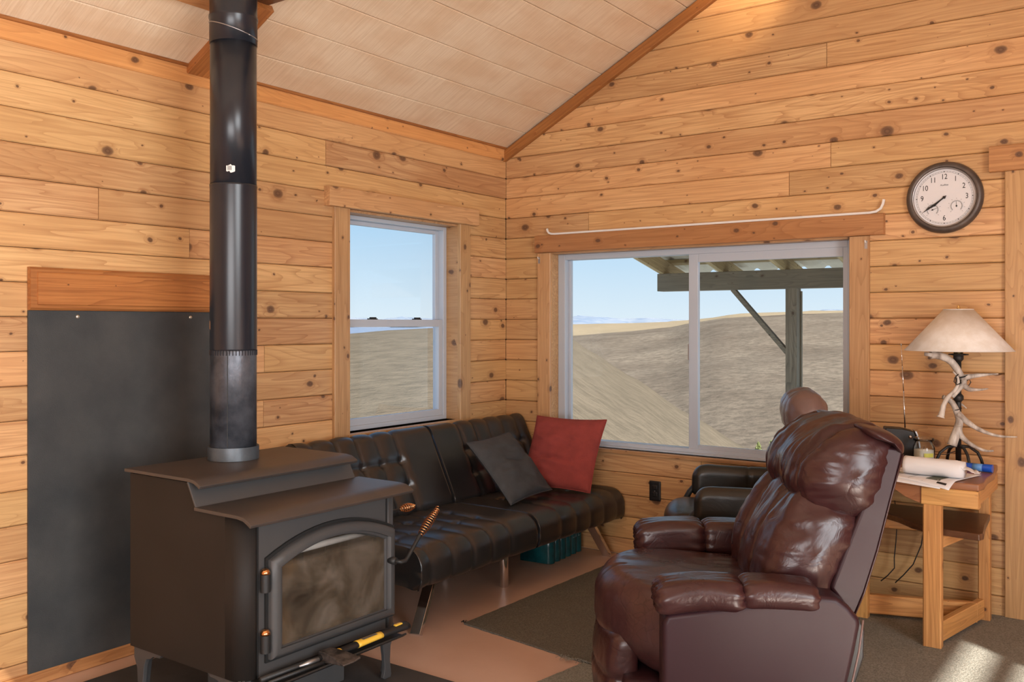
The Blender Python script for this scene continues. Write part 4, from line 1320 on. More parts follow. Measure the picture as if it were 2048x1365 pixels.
# ------------------------------------------------------------------ throw cushions
def throw(name, W, H, T, mat, mtx, lab, seed, crease, fold):
    n_ = 34
    mb = MB(); vs = []; fs = []
    def P(i, j, s_):
        u = 2 * i / n_ - 1; v = 2 * j / n_ - 1
        t = max(0, (1 - abs(u) ** 2.6)) ** 0.55 * max(0, (1 - abs(v) ** 2.6)) ** 0.55
        # edges pull in between the corners
        x = u * W / 2 * (1 - 0.055 * (1 - v * v)); z = v * H / 2 * (1 - 0.055 * (1 - u * u))
        w_ = noise.noise(Vector((u * 1.7 + seed, v * 1.7 * crease, s_))) * 0.018 * t
        w_ += noise.noise(Vector((u * 2.0 + seed, v * 7 * crease + u * 1.5, s_ + 4))) * 0.011 * t
        w_ -= 0.014 * math.exp(-((v - fold - 0.12 * u + 0.1 * math.sin(u * 4)) / 0.05) ** 2) * t
        return Vector((x, s_ * (T / 2 * t + w_ * 1.0 + 0.0015), z))
    for s_ in (-1, 1):
        for i in range(n_ + 1):
            for j in range(n_ + 1):
                vs.append(mtx @ P(i, j, s_))
    k = (n_ + 1) ** 2
    for s_ in (0, 1):
        for i in range(n_):
            for j in range(n_):
                a = s_ * k + i * (n_ + 1) + j
                q = (a, a + n_ + 1, a + n_ + 2, a + 1)
                fs.append(q if s_ else q[::-1])
    rim = [(i, 0) for i in range(n_)] + [(n_, j) for j in range(n_)] + [(i, n_) for i in range(n_, 0, -1)] + [(0, j) for j in range(n_, 0, -1)]
    ids = [i * (n_ + 1) + j for i, j in rim]
    for a, b in zip(ids, ids[1:] + ids[:1]):
        fs.append((a, b, b + k, a + k))
    c = mtx.translation
    vs = [tuple(v - c) for v in vs]
    o = mb.add(vs, fs).build(name, mat, smooth=True, loc=tuple(c))
    tag(o, lab, 'cushion')
    seam = [Vector(vs[i]) * 0.5 + Vector(vs[i + k]) * 0.5 for i in ids]
    MB().tube([p * 1.004 for p in seam] + [seam[0] * 1.004], 0.0028, 5).build('seam', mat, o, smooth=True)
    return o
def by_corners(bl, br, tl):
    bl, br, tl = Vector(bl), Vector(br), Vector(tl)
    ax = (br - bl).normalized(); az = (tl - bl); az = (az - ax * az.dot(ax)).normalized()
    ay = az.cross(ax)
    return bl, br, tl, ax, ay, az
# grey: leans on the right back section, tipped over to the left
bl, br, tl, ax, ay, az = by_corners((0.60, -0.84, 0.405), (0.585, -0.40, 0.425), (0.335, -0.885, 0.70))
c = bl + ax * 0.205 + az * 0.195 - ay * 0.0
throw('throw_cushion', 0.42, 0.42, 0.11, M['greycloth'], frame(c + Vector((0.035, 0, 0.01)), ax, ay, az), 'charcoal grey square cushion tipped against the futon back', 3.1, 1.0, 0.1)
# red: stands in the corner on the gable wall end
bl, br, tl, ax, ay, az = by_corners((0.36, -0.34, 0.425), (0.815, -0.31, 0.425), (0.28, -0.135, 0.81))
c = bl + ax * 0.225 + az * 0.205
throw('throw_cushion', 0.47, 0.45, 0.14, M['redcloth'], frame(c, ax, ay, az), 'brick red square cushion standing at the right end of the futon', 7.7, 1.3, -0.28)

# ------------------------------------------------------------------ pack of water bottles under the futon
bp_ = thing('water_bottle_pack', 'teal shrink wrapped pack of small water bottles on the floor under the futon', 'bottle pack', (0.45, -0.27, 0.0), rotz=math.radians(4))
for i in range(3):
    for j in range(6):
        x = 0.15 - i * 0.065; y = -0.165 + j * 0.066
        MB().lathe([(0.026, 0.0), (0.031, 0.006), (0.031, 0.045), (0.029, 0.055), (0.031, 0.065), (0.031, 0.13), (0.024, 0.155), (0.012, 0.172), (0.012, 0.188)], (x, y, 0.001), 14).build('bottle', M['teal'], bp_, smooth=True)
wr_ = MB(); vs = []; fs = []
lp = []
for j in range(6):
    y = -0.165 + j * 0.066
    for a in (-80, -40, 0, 40, 80):
        lp.append((0.15 + 0.034 * math.cos(math.radians(a)), y + 0.034 * math.sin(math.radians(a))))
lp += [(-0.02, 0.20), (-0.02, -0.20)]
for (z, s_) in ((0.003, 1.0), (0.05, 1.005), (0.10, 1.0), (0.135, 0.99), (0.165, 0.9)):
    for (x, y) in lp:
        vs.append((x * s_, y * s_, z))
n_ = len(lp)
for k in range(4):
    for i in range(n_):
        fs.append((k * n_ + i, k * n_ + (i + 1) % n_, (k + 1) * n_ + (i + 1) % n_, (k + 1) * n_ + i))
wr_.add(vs, fs).build('shrink_wrap', M['teal'], bp_, smooth=True)


def text(body, size, mtx, mat, parent, name, ext=0.0004, align='CENTER', sx_=1.0):
    cu = bpy.data.curves.new(name, 'FONT')
    cu.body = body; cu.size = size; cu.extrude = ext; cu.align_x = align; cu.align_y = 'CENTER'; cu.resolution_u = 4
    ob = bpy.data.objects.new(name, cu); COL.objects.link(ob)
    bpy.context.view_layer.update()
    me = bpy.data.meshes.new_from_object(ob.evaluated_get(bpy.context.evaluated_depsgraph_get()))
    bpy.data.objects.remove(ob)
    me.transform(mtx @ Matrix.Diagonal((sx_, 1, 1, 1)))
    me.materials.clear(); me.materials.append(mat)
    o = bpy.data.objects.new(name, me); COL.objects.link(o); o.parent = parent
    return o
text('LIFE', 0.055, frame((0.187, 0.10, 0.12), (0, 1, 0), (0, 0, 1), (1, 0, 0)), M['tealink'], bp_, 'wrap_lettering')


# ------------------------------------------------------------------ recliners
def bolster(prof, y0, y1, n=40, endp=7.0, channels=(), chan=0.012, wr=0.004, gather=0.0, cen=None, m=64, wsc=(9, 5, 9), seed=0.0, xf=None):
    """a stuffed roll: closed profile (x, z) swept along y with rounded, gathered ends"""
    P = [Vector(p) for p in prof]
    # resample closed profile smoothly (Catmull-Rom)
    k = len(P); per = m // k + 1; loop = []
    for i in range(k):
        a, b, c_, d_ = P[i - 1], P[i], P[(i + 1) % k], P[(i + 2) % k]
        for j in range(per):
            t = j / per
            loop.append(0.5 * ((2 * b) + (-a + c_) * t + (2 * a - 5 * b + 4 * c_ - d_) * t * t + (-a + 3 * b - 3 * c_ + d_) * t ** 3))
    cn = Vector(cen) if cen else sum(P, Vector((0, 0))) / k
    N = len(loop); vs = []; fs = []
    for i in range(n + 1):
        t = 2 * i / n - 1
        t = math.copysign(1 - (1 - abs(t)) ** 1.35, t)
        s_ = max(0.0, 1 - abs(t) ** endp) ** (1 / 2.2)
        y = y0 + (y1 - y0) * (t + 1) / 2
        for j, q in enumerate(loop):
            r = q - cn
            nr = r.normalized()
            h = 0
            for cc in channels:
                h -= chan * math.exp(-((y - cc) / 0.010) ** 2)
            if channels:
                ds = min(abs(y - cc) for cc in channels)
                h += chan * 0.8 * min(1, ds / 0.06) ** 0.7
                h += 0.0075 * math.exp(-(ds / 0.05) ** 2) * noise.noise(Vector((q.x * 34 + seed, y * 9, q.y * 34)))
                h += 0.004 * noise.noise(Vector((q.x * 16 + seed, y * 16 + q.y * 9, q.y * 7)))
            h += wr * noise.noise(Vector((q.x * wsc[0] + seed, y * wsc[1], q.y * wsc[2])))
            h += wr * 0.9 * (abs(noise.noise(Vector((q.x * wsc[0] * 2.3 + seed, y * wsc[1] * 2.0, q.y * wsc[2] * 2.3)))) - 0.2)
            ed = abs(t) ** 3
            if gather:
                ang = math.atan2(r.y, r.x)
                h += gather * ed * min(1.0, s_ * 1.05) ** 8 * math.sin(ang * 23 + 2.5 * math.sin(ang * 3 + seed)) * (0.5 + 0.5 * noise.noise(Vector((ang * 3, seed, 0))))
            p = cn + r * s_ + nr * h * (0.3 + 0.7 * s_) * s_ ** 3
            yy = y + (1 - s_ ** 2) * math.copysign(1, t) * 0.022 + (1 - s_ ** 4) * s_ ** 2 * 2.6 * (wr * 1.3 * noise.noise(Vector((p.x * 5 + seed, 7, p.y * 22))) + wr * 0.6 * noise.noise(Vector((p.x * 16 + seed, 3, p.y * 60)))) * min(1.0, s_ * 1.5 + 0.4)
            v = Vector((p.x, yy, p.y))
            vs.append(xf(v) if xf else v)
    for i in range(n):
        for j in range(N):
            fs.append((i * N + j, i * N + (j + 1) % N, (i + 1) * N + (j + 1) % N, (i + 1) * N + j))
    fs += [tuple(range(N)), tuple(range((n + 1) * N - 1, n * N - 1, -1))]
    return MB().add(vs, fs)


r1 = thing('recliner', 'burgundy leather recliner with pillow back, facing left in the foreground', 'armchair', (2.235, -1.782, 0.010), rotz=math.radians(31.8))
# frame sides
for s_ in (-1, 1):
    poly = [(-0.245, 0.03), (-0.262, 0.06), (-0.262, 0.47), (-0.25, 0.50), (0.20, 0.565), (0.25, 0.560), (0.285, 0.535), (0.315, 0.498), (0.318, 0.48), (0.303, 0.40), (0.283, 0.31), (0.262, 0.20), (0.25, 0.03)]
    poly = [(a, b - 0.01) for a, b in poly]
    y0, y1 = (-0.475, -0.36) if s_ < 0 else (0.36, 0.475)
    MB().prism(poly, 1, y0, y1).build('side_panel', M['burgundyvinyl'], r1, bevel=0.018, seg=3)
    # arm pads: two stuffed rolls
    yc = -0.415 if s_ < 0 else 0.415
    def armwarp(cx, sgn):
        def wpp(p, n):
            u = p.x / 0.13
            g = abs(u) ** 3
            p = p + n * (noise.noise(Vector((p.x * 9 + cx * 7, p.y * 9, p.z * 12 + cx))) * 0.004)
            p = p + n * g * 0.0045 * math.sin(math.atan2(p.z, p.y) * 13 + 3 * noise.noise(Vector((p.x * 6, p.y * 8, cx))))
            p.z += 0.010 * (1 - u * u)
            return p
        return wpp
    arm = MB().rbox(0.272, 0.168, 0.094 if s_ < 0 else 0.135, 0.040, 0.009, warp=armwarp(-0.14, s_), mat=Matrix.Translation((-0.148, yc - (0.0 if s_ < 0 else 0.012), 0.535 if s_ < 0 else 0.515)) @ Matrix.Rotation(math.radians(-3), 4, 'Y'))
    arm.build('arm_pad', M['burgundy'], r1, smooth=True)
    arm = MB().rbox(0.238, 0.160, 0.083 if s_ < 0 else 0.13, 0.038, 0.009, warp=armwarp(0.1, s_), mat=Matrix.Translation((0.088, yc - (0.0 if s_ < 0 else 0.012), 0.541 if s_ < 0 else 0.518)) @ Matrix.Rotation(math.radians(2), 4, 'Y'))
    arm.build('arm_pad', M['burgundy'], r1, smooth=True)
# seat cushion with T front
def seatwarp(p, n):
    if p.x < 0.0:
        t = min(1.0, -p.x / 0.28)
        p.x += 0.20 * (abs(p.y) / 0.345) ** 2.4 * t
    p.z += 0.018 * (1 - (p.y / 0.35) ** 2) * (0.5 + p.z / 0.24)
    # seams across the front roll
    if n.x < -0.3 or (n.z > 0.5 and p.x < -0.2):
        p = p - n * 0.004 * math.exp(-((abs(p.y + 0.10) - 0.07) / 0.006) ** 2)
    p = p + n * 0.006 * noise.noise(Vector((p.x * 5, p.y * 10, p.z * 7)))
    p = p + n * 0.004 * abs(noise.noise(Vector((p.x * 9, p.y * 26, p.z * 8))))
    if n.z < 0 and p.x < 0:
        p.x += 0.06 * max(0.0, -n.z)
    return p
MB().rbox(0.60, 0.69, 0.265, 0.095, 0.013, warp=seatwarp, mat=Matrix.Translation((-0.150, 0, 0.362)) @ Matrix.Rotation(math.radians(3.0), 4, 'Y')).build('seat', M['burgundyseat'], r1, smooth=True)
MB().box(-0.25, 0.24, -0.36, 0.36, 0.02, 0.28).build('base', M['burgundyvinyl'], r1, bevel=0.01)
MB().rbox(0.13, 0.66, 0.215, 0.02, 0.03, mat=Matrix.Translation((-0.305, 0, 0.125))).build('front_rail', M['burgundyvinyl'], r1, smooth=True)
def footwarp(p, n):
    p.x += 0.05 * (abs(p.y) / 0.25) ** 2.0
    if n.x < 0:
        p.x -= 0.02 * math.cos(p.z / 0.36 * PI)
        p = p + n * (-0.009 * math.exp(-((p.z - 0.02) / 0.012) ** 2) + 0.005 * abs(noise.noise(Vector((p.x * 5, p.y * 40, p.z * 9)))))
    return p
MB().rbox(0.085, 0.50, 0.33, 0.038, 0.012, warp=footwarp, mat=Matrix.Translation((-0.398, 0, 0.185)) @ Matrix.Rotation(math.radians(1), 4, 'Y')).build('footrest', M['burgundy'], r1, smooth=True)
# back shell
sh = [(0.445, 0.985), (0.495, 0.982), (0.500, 0.965), (0.470, 0.84), (0.425, 0.66), (0.385, 0.53), (0.355, 0.455), (0.335, 0.46), (0.275, 0.54), (0.32, 0.66), (0.37, 0.79)]
MB().prism([(a, b - 0.01) for a, b in sh], 1, -0.305, 0.305).build('back_shell', M['burgundyvinyl'], r1, bevel=0.012, seg=3)
lowb = [(0.105, 0.46), (0.075, 0.54), (0.095, 0.64), (0.145, 0.73), (0.20, 0.80), (0.28, 0.815), (0.36, 0.79), (0.385, 0.74), (0.34, 0.62), (0.29, 0.51), (0.20, 0.43)]
bolster([(a, b - 0.005) for a, b in lowb], -0.31, 0.31, n=84, endp=9, channels=(-0.105, 0.105), chan=0.030, wr=0.009, gather=0.006, m=90, wsc=(12, 14, 5), seed=2.0).build('lower_back_cushion', M['burgundy'], r1, smooth=True)
headp = [(0.265, 0.765), (0.215, 0.795), (0.188, 0.855), (0.205, 0.925), (0.255, 0.985), (0.33, 1.028), (0.415, 1.040), (0.480, 1.012), (0.498, 0.97), (0.475, 0.90), (0.44, 0.82), (0.40, 0.755), (0.335, 0.738)]
bolster([(a, b - 0.008) for a, b in headp], -0.315, 0.315, n=96, endp=10, channels=(-0.225, 0.225), chan=0.012, wr=0.011, gather=0.004, m=104, wsc=(5, 13, 5), seed=5.0).build('head_pillow', M['burgundy'], r1, smooth=True)
# flap over the top of the shell
fl_ = [(0.38, 1.040), (0.45, 1.030), (0.492, 1.005), (0.510, 0.975), (0.505, 0.950), (0.488, 0.955), (0.46, 0.985), (0.39, 1.01)]
bolster([(a, b - 0.003) for a, b in fl_], -0.318, 0.318, n=40, endp=14, wr=0.003, m=40, seed=8.0).build('top_flap', M['burgundy'], r1, smooth=True)
# worn welt along the back edge, zip and loose back skirt
for y in (-0.311, 0.311):
    MB().tube([(0.497, y * 0.985, 0.952), (0.464, y * 0.985, 0.83), (0.419, y * 0.985, 0.65), (0.379, y * 0.985, 0.52), (0.350, y * 0.985, 0.450)], 0.003, 6).build('welt', M['burgundy'], r1, smooth=True)
MB().tube([(0.325, -0.470, 0.485), (0.312, -0.472, 0.39), (0.288, -0.472, 0.28), (0.268, -0.472, 0.15), (0.258, -0.472, 0.04)], 0.003, 6).build('welt', M['brownleather'], r1, smooth=True)
sk = [(0.335, 0.48), (0.352, 0.44), (0.350, 0.36), (0.325, 0.28), (0.30, 0.24), (0.285, 0.26), (0.30, 0.34), (0.32, 0.42)]
MB().prism([(a, b - 0.01) for a, b in sk], 1, -0.40, 0.40).build('back_skirt', M['black'], r1, bevel=0.006)

r2 = thing('recliner', 'black leather recliner with slim curved arms, half hidden beneath the window', 'armchair', (1.834, -0.504, 0.010), rotz=math.radians(25.4))
for s_ in (-1, 1):
    yc = s_ * 0.325
    def aw(p, n):
        t = (p.x + 0.25) / 0.5
        p.z += -0.015 * t
        if p.x < -0.17:
            q = (-0.17 - p.x) / 0.09
            p.z -= 0.030 * q * q
        p = p - n * 0.004 * math.exp(-((p.x - 0.03) / 0.005) ** 2)
        p = p + n * noise.noise(Vector((p.x * 8, yc * 9, p.z * 8))) * 0.003
        return p
    MB().rbox(0.52, 0.095, 0.15, 0.045, 0.012, warp=aw, mat=Matrix.Translation((-0.015, yc, 0.545))).build('arm', M['blackleather2'], r2, smooth=True)
    # bentwood support
    pts = []
    for i in range(15):
        a = math.radians(95 + i * 12)
        pts.append((-0.155 + 0.165 * math.cos(a), yc, 0.36 + 0.185 * math.sin(a)))
    pts.append((-0.20, yc, 0.10)); pts.append((0.10, yc, 0.06))
    MB().tube(pts, 0.015, 8).build('bentwood_support', M['iron'], r2, smooth=True)
    MB().box(-0.24, 0.30, yc - 0.02, yc + 0.02, 0.13, 0.50).build('side_panel', M['blackleather2'], r2, bevel=0.01)
def s2w(p, n):
    p.z += 0.02 * (1 - (p.y / 0.27) ** 2) * (1 if p.z > 0 else 0)
    if p.x < -0.1:
        p.x += 0.06 * (abs(p.y) / 0.27) ** 2.5
    for xx in (-0.20, -0.14):
        p = p - n * 0.005 * math.exp(-((p.x - xx) / 0.006) ** 2)
    return p
MB().rbox(0.56, 0.54, 0.17, 0.075, 0.014, warp=s2w, mat=Matrix.Translation((-0.135, 0, 0.375))).build('seat', M['blackleather2'], r2, smooth=True)
MB().rbox(0.07, 0.5, 0.28, 0.03, 0.02, mat=Matrix.Translation((-0.33, 0, 0.19))).build('footrest', M['blackleather2'], r2, smooth=True)
MB().lathe([(0.27, 0.0), (0.28, 0.015), (0.27, 0.03), (0.05, 0.05), (0.05, 0.14), (0.16, 0.15)], (0.0, 0, 0.0), 36).build('swivel_base', M['iron'], r2, smooth=True)
lb = [(0.10, 0.46), (0.08, 0.54), (0.125, 0.66), (0.165, 0.78), (0.21, 0.86), (0.28, 0.87), (0.31, 0.78), (0.27, 0.62), (0.22, 0.48), (0.16, 0.43)]
bolster(lb, -0.26, 0.26, n=50, endp=6, channels=(-0.12, 0.12), chan=0.012, wr=0.005, m=60, seed=11).build('backrest', M['blackleather2'], r2, smooth=True)
hp2 = [(0.22, 0.80), (0.165, 0.86), (0.145, 0.94), (0.17, 1.01), (0.235, 1.045), (0.30, 1.03), (0.345, 0.96), (0.345, 0.88), (0.30, 0.81)]
bolster(hp2, -0.215, 0.215, n=50, endp=4.5, channels=(-0.1, 0.0, 0.1), chan=0.004, wr=0.006, gather=0.006, m=60, seed=15).build('head_pillow', M['brownleather'], r2, smooth=True, label='head pillow coloured pale brown for the window sheen')  # window sheen on the leather is put into its paler colour
# ------------------------------------------------------------------ corner table
TB = (2.60, -0.33, 0.0)
tbl = thing('side_table', 'rustic pine side table with a thick live edge top against the gable wall', 'table', TB)
def T_(mb):
    mb.v = [(x - TB[0], y - TB[1], z - TB[2]) for (x, y, z) in mb.v]
    return mb
def tboard(name, L_, H, T, mat, mtx, ch=0.004):
    o = board(name, L_, H, T, mat, None, mtx, ch=ch)
    o.parent = tbl
    o.matrix_parent_inverse = Matrix.Translation((-TB[0], -TB[1], -TB[2]))
    return o
top = [(2.29, -0.655), (2.50, -0.665), (2.86, -0.658), (2.872, -0.60), (2.862, -0.45), (2.868, -0.30), (2.850, -0.15), (2.842, -0.025), (2.29, -0.025)]
T_(MB().prism(top, 2, 0.682, 0.712)).build('top', M['slabtop'], tbl, bevel=0.006)
tboard('front_apron', 0.218, 0.074, 0.06, M['tablewood'], frame((2.640, -0.660, 0.608), (1, 0, 0), (0, 1, 0), (0, 0, 1)))
tboard('side_apron', 0.50, 0.070, 0.03, M['tablewood'], frame((2.852, -0.60, 0.612), (0, 1, 0), (-1, 0, 0), (0, 0, 1)))
T_(MB().prism([(2.33, 0.682), (2.47, 0.676), (2.51, 0.668), (2.545, 0.650), (2.575, 0.630), (2.61, 0.617), (2.639, 0.609), (2.639, 0.682)], 1, -0.652, -0.60)).build('live_edge_bracket', M['slabtop'], tbl, bevel=0.003)
tboard('leg', 0.608, 0.072, 0.045, M['tablewood'], frame((2.645, -0.655, 0.009), (0, 0, 1), (0, 1, 0), (1, 0, 0)), ch=0.005)
tboard('leg', 0.673, 0.050, 0.045, M['tablewood'], frame((2.775, -0.135, 0.009), (0, 0, 1), (0, 1, 0), (1, 0, 0)), ch=0.005)
tboard('leg', 0.673, 0.060, 0.045, M['tablewood'], frame((2.30, -0.42, 0.009), (0, 0, 1), (0, 1, 0), (1, 0, 0)), ch=0.005)
def rail(name, p, q, h, t, z):
    p = Vector((p[0], p[1], z)); q = Vector((q[0], q[1], z)); d = (q - p)
    ln = d.length; d = d.normalized(); bck = Vector((0, 0, 1)).cross(d)
    return tboard(name, ln, h, t, M['tablewood'], frame(p, d, bck, (0, 0, 1)))
rail('stretcher', (2.345, -0.385), (2.79, -0.235), 0.088, 0.032, 0.022)
rail('stretcher', (2.715, -0.60), (2.805, -0.15), 0.085, 0.03, 0.024)
rail('shelf_bearer', (2.705, -0.61), (2.79, -0.16), 0.055, 0.03, 0.415)
rail('shelf_bearer', (2.30, -0.375), (2.55, -0.31), 0.05, 0.03, 0.42)
shp = [(2.30, -0.30), (2.42, -0.375), (2.50, -0.44), (2.57, -0.525), (2.64, -0.575), (2.75, -0.60), (2.855, -0.615), (2.866, -0.58), (2.845, -0.40), (2.828, -0.145), (2.30, -0.14)]
T_(MB().prism(shp, 2, 0.471, 0.500)).build('lower_shelf', M['slab'], tbl, bevel=0.005)

# cords hanging behind
o = MB().tube([(0, 0, 0), (0.012, 0.0, -0.10), (0.006, 0, -0.2), (-0.002, 0.0, -0.28), (0.0, -0.005, -0.33), (-0.03, -0.01, -0.37), (-0.06, -0.02, -0.40)], 0.0028, 6).build('power_cord', M['black'], smooth=True, loc=(2.395, -0.055, 0.50))
tag(o, 'black cord hanging under the table, the one nearest the recliner', 'cord')
o = MB().tube([(0, 0, 0), (-0.004, 0.0, -0.10), (-0.018, 0, -0.2), (-0.055, 0.0, -0.30), (-0.10, -0.005, -0.36), (-0.135, -0.01, -0.40)], 0.0028, 6).build('power_cord', M['iron'], smooth=True, loc=(2.535, -0.055, 0.50))
tag(o, 'dark cord hanging under the table beside the front leg', 'cord')

# ------------------------------------------------------------------ antler lamp
LZ = 0.712
lamp = thing('table_lamp', 'antler table lamp with cone paper shade on the rustic side table', 'lamp', (2.70, -0.17, LZ), rotz=YAW)
# local x = to the right as seen from the room, local y = away, z up
def lp_(pts, dy=0.0):
    out = []
    for p in pts:
        out.append((p[0], p[2] if len(p) > 2 else dy, p[1] - 0.70))
    return out
MB().tube(lp_([(0, 0.722), (0, 1.245)]), 0.0125, 12).build('pole', M['iron'], lamp, smooth=True)
for (z, r) in ((0.315, 0.022), (0.50, 0.022)):
    MB().lathe([(0.012, z - 0.02), (r, z - 0.008), (r, z + 0.008), (0.012, z + 0.02)], (0, 0, 0), 16).build('pole_knot', M['iron'], lamp, smooth=True)
MB().lathe([(0.01, 0.508), (0.043, 0.512), (0.043, 0.516), (0.01, 0.52)], (0, 0, 0), 20).build('drip_disc', M['iron'], lamp, smooth=True)
ba = MB()
for ang in (0, 90):
    ca, sa = math.cos(math.radians(ang)), math.sin(math.radians(ang))
    pts = []
    for (x, z) in ((-0.105, 0.006), (-0.099, 0.03), (-0.085, 0.062), (-0.051, 0.088), (0, 0.094), (0.051, 0.088), (0.089, 0.062), (0.105, 0.03), (0.112, 0.006)):
        pts.append((x * ca, x * sa, z))
    ba.tube(pts, 0.007, 8)
ba.build('base_arches', M['iron'], lamp, smooth=True)
def antler_tube(name, curves, parent):
    mb = MB()
    for pts, r0, r1, dy0, dy1 in curves:
        P = []
        for i, p in enumerate(pts):
            t = i / (len(pts) - 1)
            P.append(Vector((p[0], dy0 + (dy1 - dy0) * t, p[1] - 0.70)))
        # subdivide smoothly
        Q = []; R = []
        for i in range(len(P) - 1):
            a = P[max(i - 1, 0)]; b = P[i]; c_ = P[i + 1]; d_ = P[min(i + 2, len(P) - 1)]
            for j in range(4):
                t = j / 4
                Q.append(0.5 * ((2 * b) + (-a + c_) * t + (2 * a - 5 * b + 4 * c_ - d_) * t * t + (-a + 3 * b - 3 * c_ + d_) * t ** 3))
        Q.append(P[-1])
        for i in range(len(Q)):
            t = i / (len(Q) - 1)
            R.append(1.15 * (r0 + (r1 - r0) * t ** 1.2) + 0.0012 * noise.noise(Q[i] * 60))
        mb.tube(Q, R, 12)
    o = mb.build(name, M['antler'], parent, smooth=True)
    return o
a1 = [(-0.141, 1.213), (-0.114, 1.212), (-0.075, 1.2), (-0.047, 1.181), (-0.023, 1.15), (-0.006, 1.121), (0.008, 1.102), (0.006, 1.078), (-0.013, 1.059), (-0.032, 1.037), (-0.046, 1.021)]
antler_tube('antler', [(a1, 0.016, 0.0085, -0.03, -0.035), ([(0.004, 1.109), (0.044, 1.117), (0.092, 1.123), (0.152, 1.128)], 0.013, 0.002, -0.035, -0.06), ([(0.004, 1.078), (0.025, 1.059), (0.044, 1.055), (0.078, 1.055), (0.111, 1.06)], 0.012, 0.002, -0.035, -0.05),
                       ([(-0.147, 1.222), (-0.150, 1.206)], 0.019, 0.017, -0.03, -0.03)], lamp)
antler_tube('antler', [([(-0.104, 0.932), (-0.097, 0.958), (-0.09, 0.987), (-0.071, 1.02), (-0.042, 1.049), (-0.027, 1.073), (-0.023, 1.102), (-0.032, 1.121), (-0.047, 1.138)], 0.0115, 0.002, -0.05, -0.045), ([(-0.104, 0.937), (-0.106, 0.929)], 0.012, 0.017, -0.05, -0.05)], lamp)
antler_tube('antler', [([(-0.085, 1.02), (-0.061, 1.011), (-0.037, 0.987), (-0.02, 0.953), (-0.008, 0.92), (-0.011, 0.886), (-0.025, 0.843), (-0.040, 0.797)], 0.009, 0.019, -0.03, -0.02),
                       ([(-0.02, 0.948), (0.016, 0.912), (0.059, 0.881), (0.111, 0.857), (0.169, 0.843), (0.238, 0.841)], 0.013, 0.002, -0.03, -0.06), ([(-0.013, 0.886), (-0.006, 0.848), (0.025, 0.814), (0.064, 0.79), (0.102, 0.776), (0.135, 0.777)], 0.012, 0.003, -0.028, -0.05)], lamp)
antler_tube('antler', [([(-0.013, 0.987), (0.025, 0.982), (0.052, 0.963)], 0.008, 0.002, 0.02, 0.03)], lamp)
cw = MB().tube(lp_([(-0.027, 1.126), (-0.042, 1.111), (-0.047, 1.092), (-0.032, 1.078), (-0.013, 1.087)], -0.055), 0.0025, 6)
cw.build('iron_scroll', M['iron'], lamp, smooth=True)
MB().tube(lp_([(0.016, 1.073), (0.035, 1.068), (0.047, 1.087), (0.04, 1.102), (0.02, 1.087), (0.025, 1.068)], -0.02), 0.0025, 6).build('iron_scroll', M['iron'], lamp, smooth=True)
for (x, z, y, r) in ((-0.002, 1.112, -0.033, 0.019), (0.004, 1.117, -0.033, 0.019), (-0.018, 0.965, -0.03, 0.016)):
    pts = [(x + r * math.cos(a * PI / 8), y + r * math.sin(a * PI / 8), z - 0.70 + 0.3 * r * math.cos(a * PI / 8)) for a in range(17)]
    MB().tube(pts, 0.002, 5).build('wire_tie', M['iron'], lamp, smooth=True)
MB().tube([(-0.01, 0.0, 0.07), (-0.05, 0.01, 0.052), (-0.10, 0.03, 0.05)], 0.002, 6).build('lamp_cord', M['black'], lamp, smooth=True)
MB().lathe([(0.012, 0.505), (0.02, 0.515), (0.024, 0.535), (0.024, 0.56), (0.016, 0.565)], (0, 0, 0.005), 20).build('socket', M['brass'], lamp, smooth=True)
s_ = MB().lathe([(0.230, 0.533), (0.063, 0.722)], (0, 0, 0), 64, cap=False).build('lamp_shade', M['shade'], lamp, smooth=True)
md = s_.modifiers.new('s', 'SOLIDIFY'); md.thickness = 0.002
tr_ = MB()
for (r, z) in ((0.2305, 0.533), (0.0635, 0.722)):
    tr_.tube([(r * math.cos(2 * PI * i / 48), r * math.sin(2 * PI * i / 48), z) for i in range(49)], 0.0016, 5)
tr_.build('rim', M['white'], s_, smooth=True)
MB().lathe([(0.003, 0.70), (0.003, 0.724), (0.009, 0.726), (0.009, 0.729), (0.004, 0.733), (0.007, 0.738), (0.002, 0.742)], (0, 0, 0), 14).build('finial', M['brass'], lamp, smooth=True)
hs_ = MB()
for a in (0, 120, 240):
    hs_.tube([(0, 0, 0.722), (0.063 * math.cos(math.radians(a)), 0.063 * math.sin(math.radians(a)), 0.722)], 0.0015, 5)
hs_.tube([(0.0, 0, 0.565), (0.0, 0, 0.722)], 0.002, 6)
hs_.build('harp', M['brass'], lamp)

# ------------------------------------------------------------------ things on the table
TZ = 0.712
cj = thing('candle_jar', 'clear glass jar candle with domed lid and small label on the side table', 'candle', (2.575, -0.285, TZ + 0.0005))
jar = MB().lathe([(0.044, 0.0), (0.047, 0.006), (0.047, 0.085), (0.045, 0.096), (0.039, 0.106), (0.038, 0.118)], (0, 0, 0), 32).build('jar', M['jarglass'], cj, smooth=True)
MB().lathe([(0.043, 0.118), (0.046, 0.121), (0.046, 0.128), (0.043, 0.133), (0.03, 0.137), (0.002, 0.138)], (0, 0, 0), 32).build('lid', M['jarglass'], cj, smooth=True)
MB().lathe([(0.042, 0.004), (0.042, 0.078), (0.001, 0.080)], (0, 0, 0), 24).build('wax', M['wax'], jar, smooth=True)
MB().tube([(0, 0, 0.078), (0.001, 0, 0.092)], 0.0012, 5).build('wick', M['black'], jar)
def curved_patch(r, a0, a1, z0, z1):
    vs = []; n_ = 8
    for i in range(n_ + 1):
        a = a0 + (a1 - a0) * i / n_
        vs += [(r * math.cos(a), r * math.sin(a), z0), (r * math.cos(a), r * math.sin(a), z1)]
    return MB().add(vs, [(2 * i, 2 * i + 2, 2 * i + 3, 2 * i + 1) for i in range(n_)])
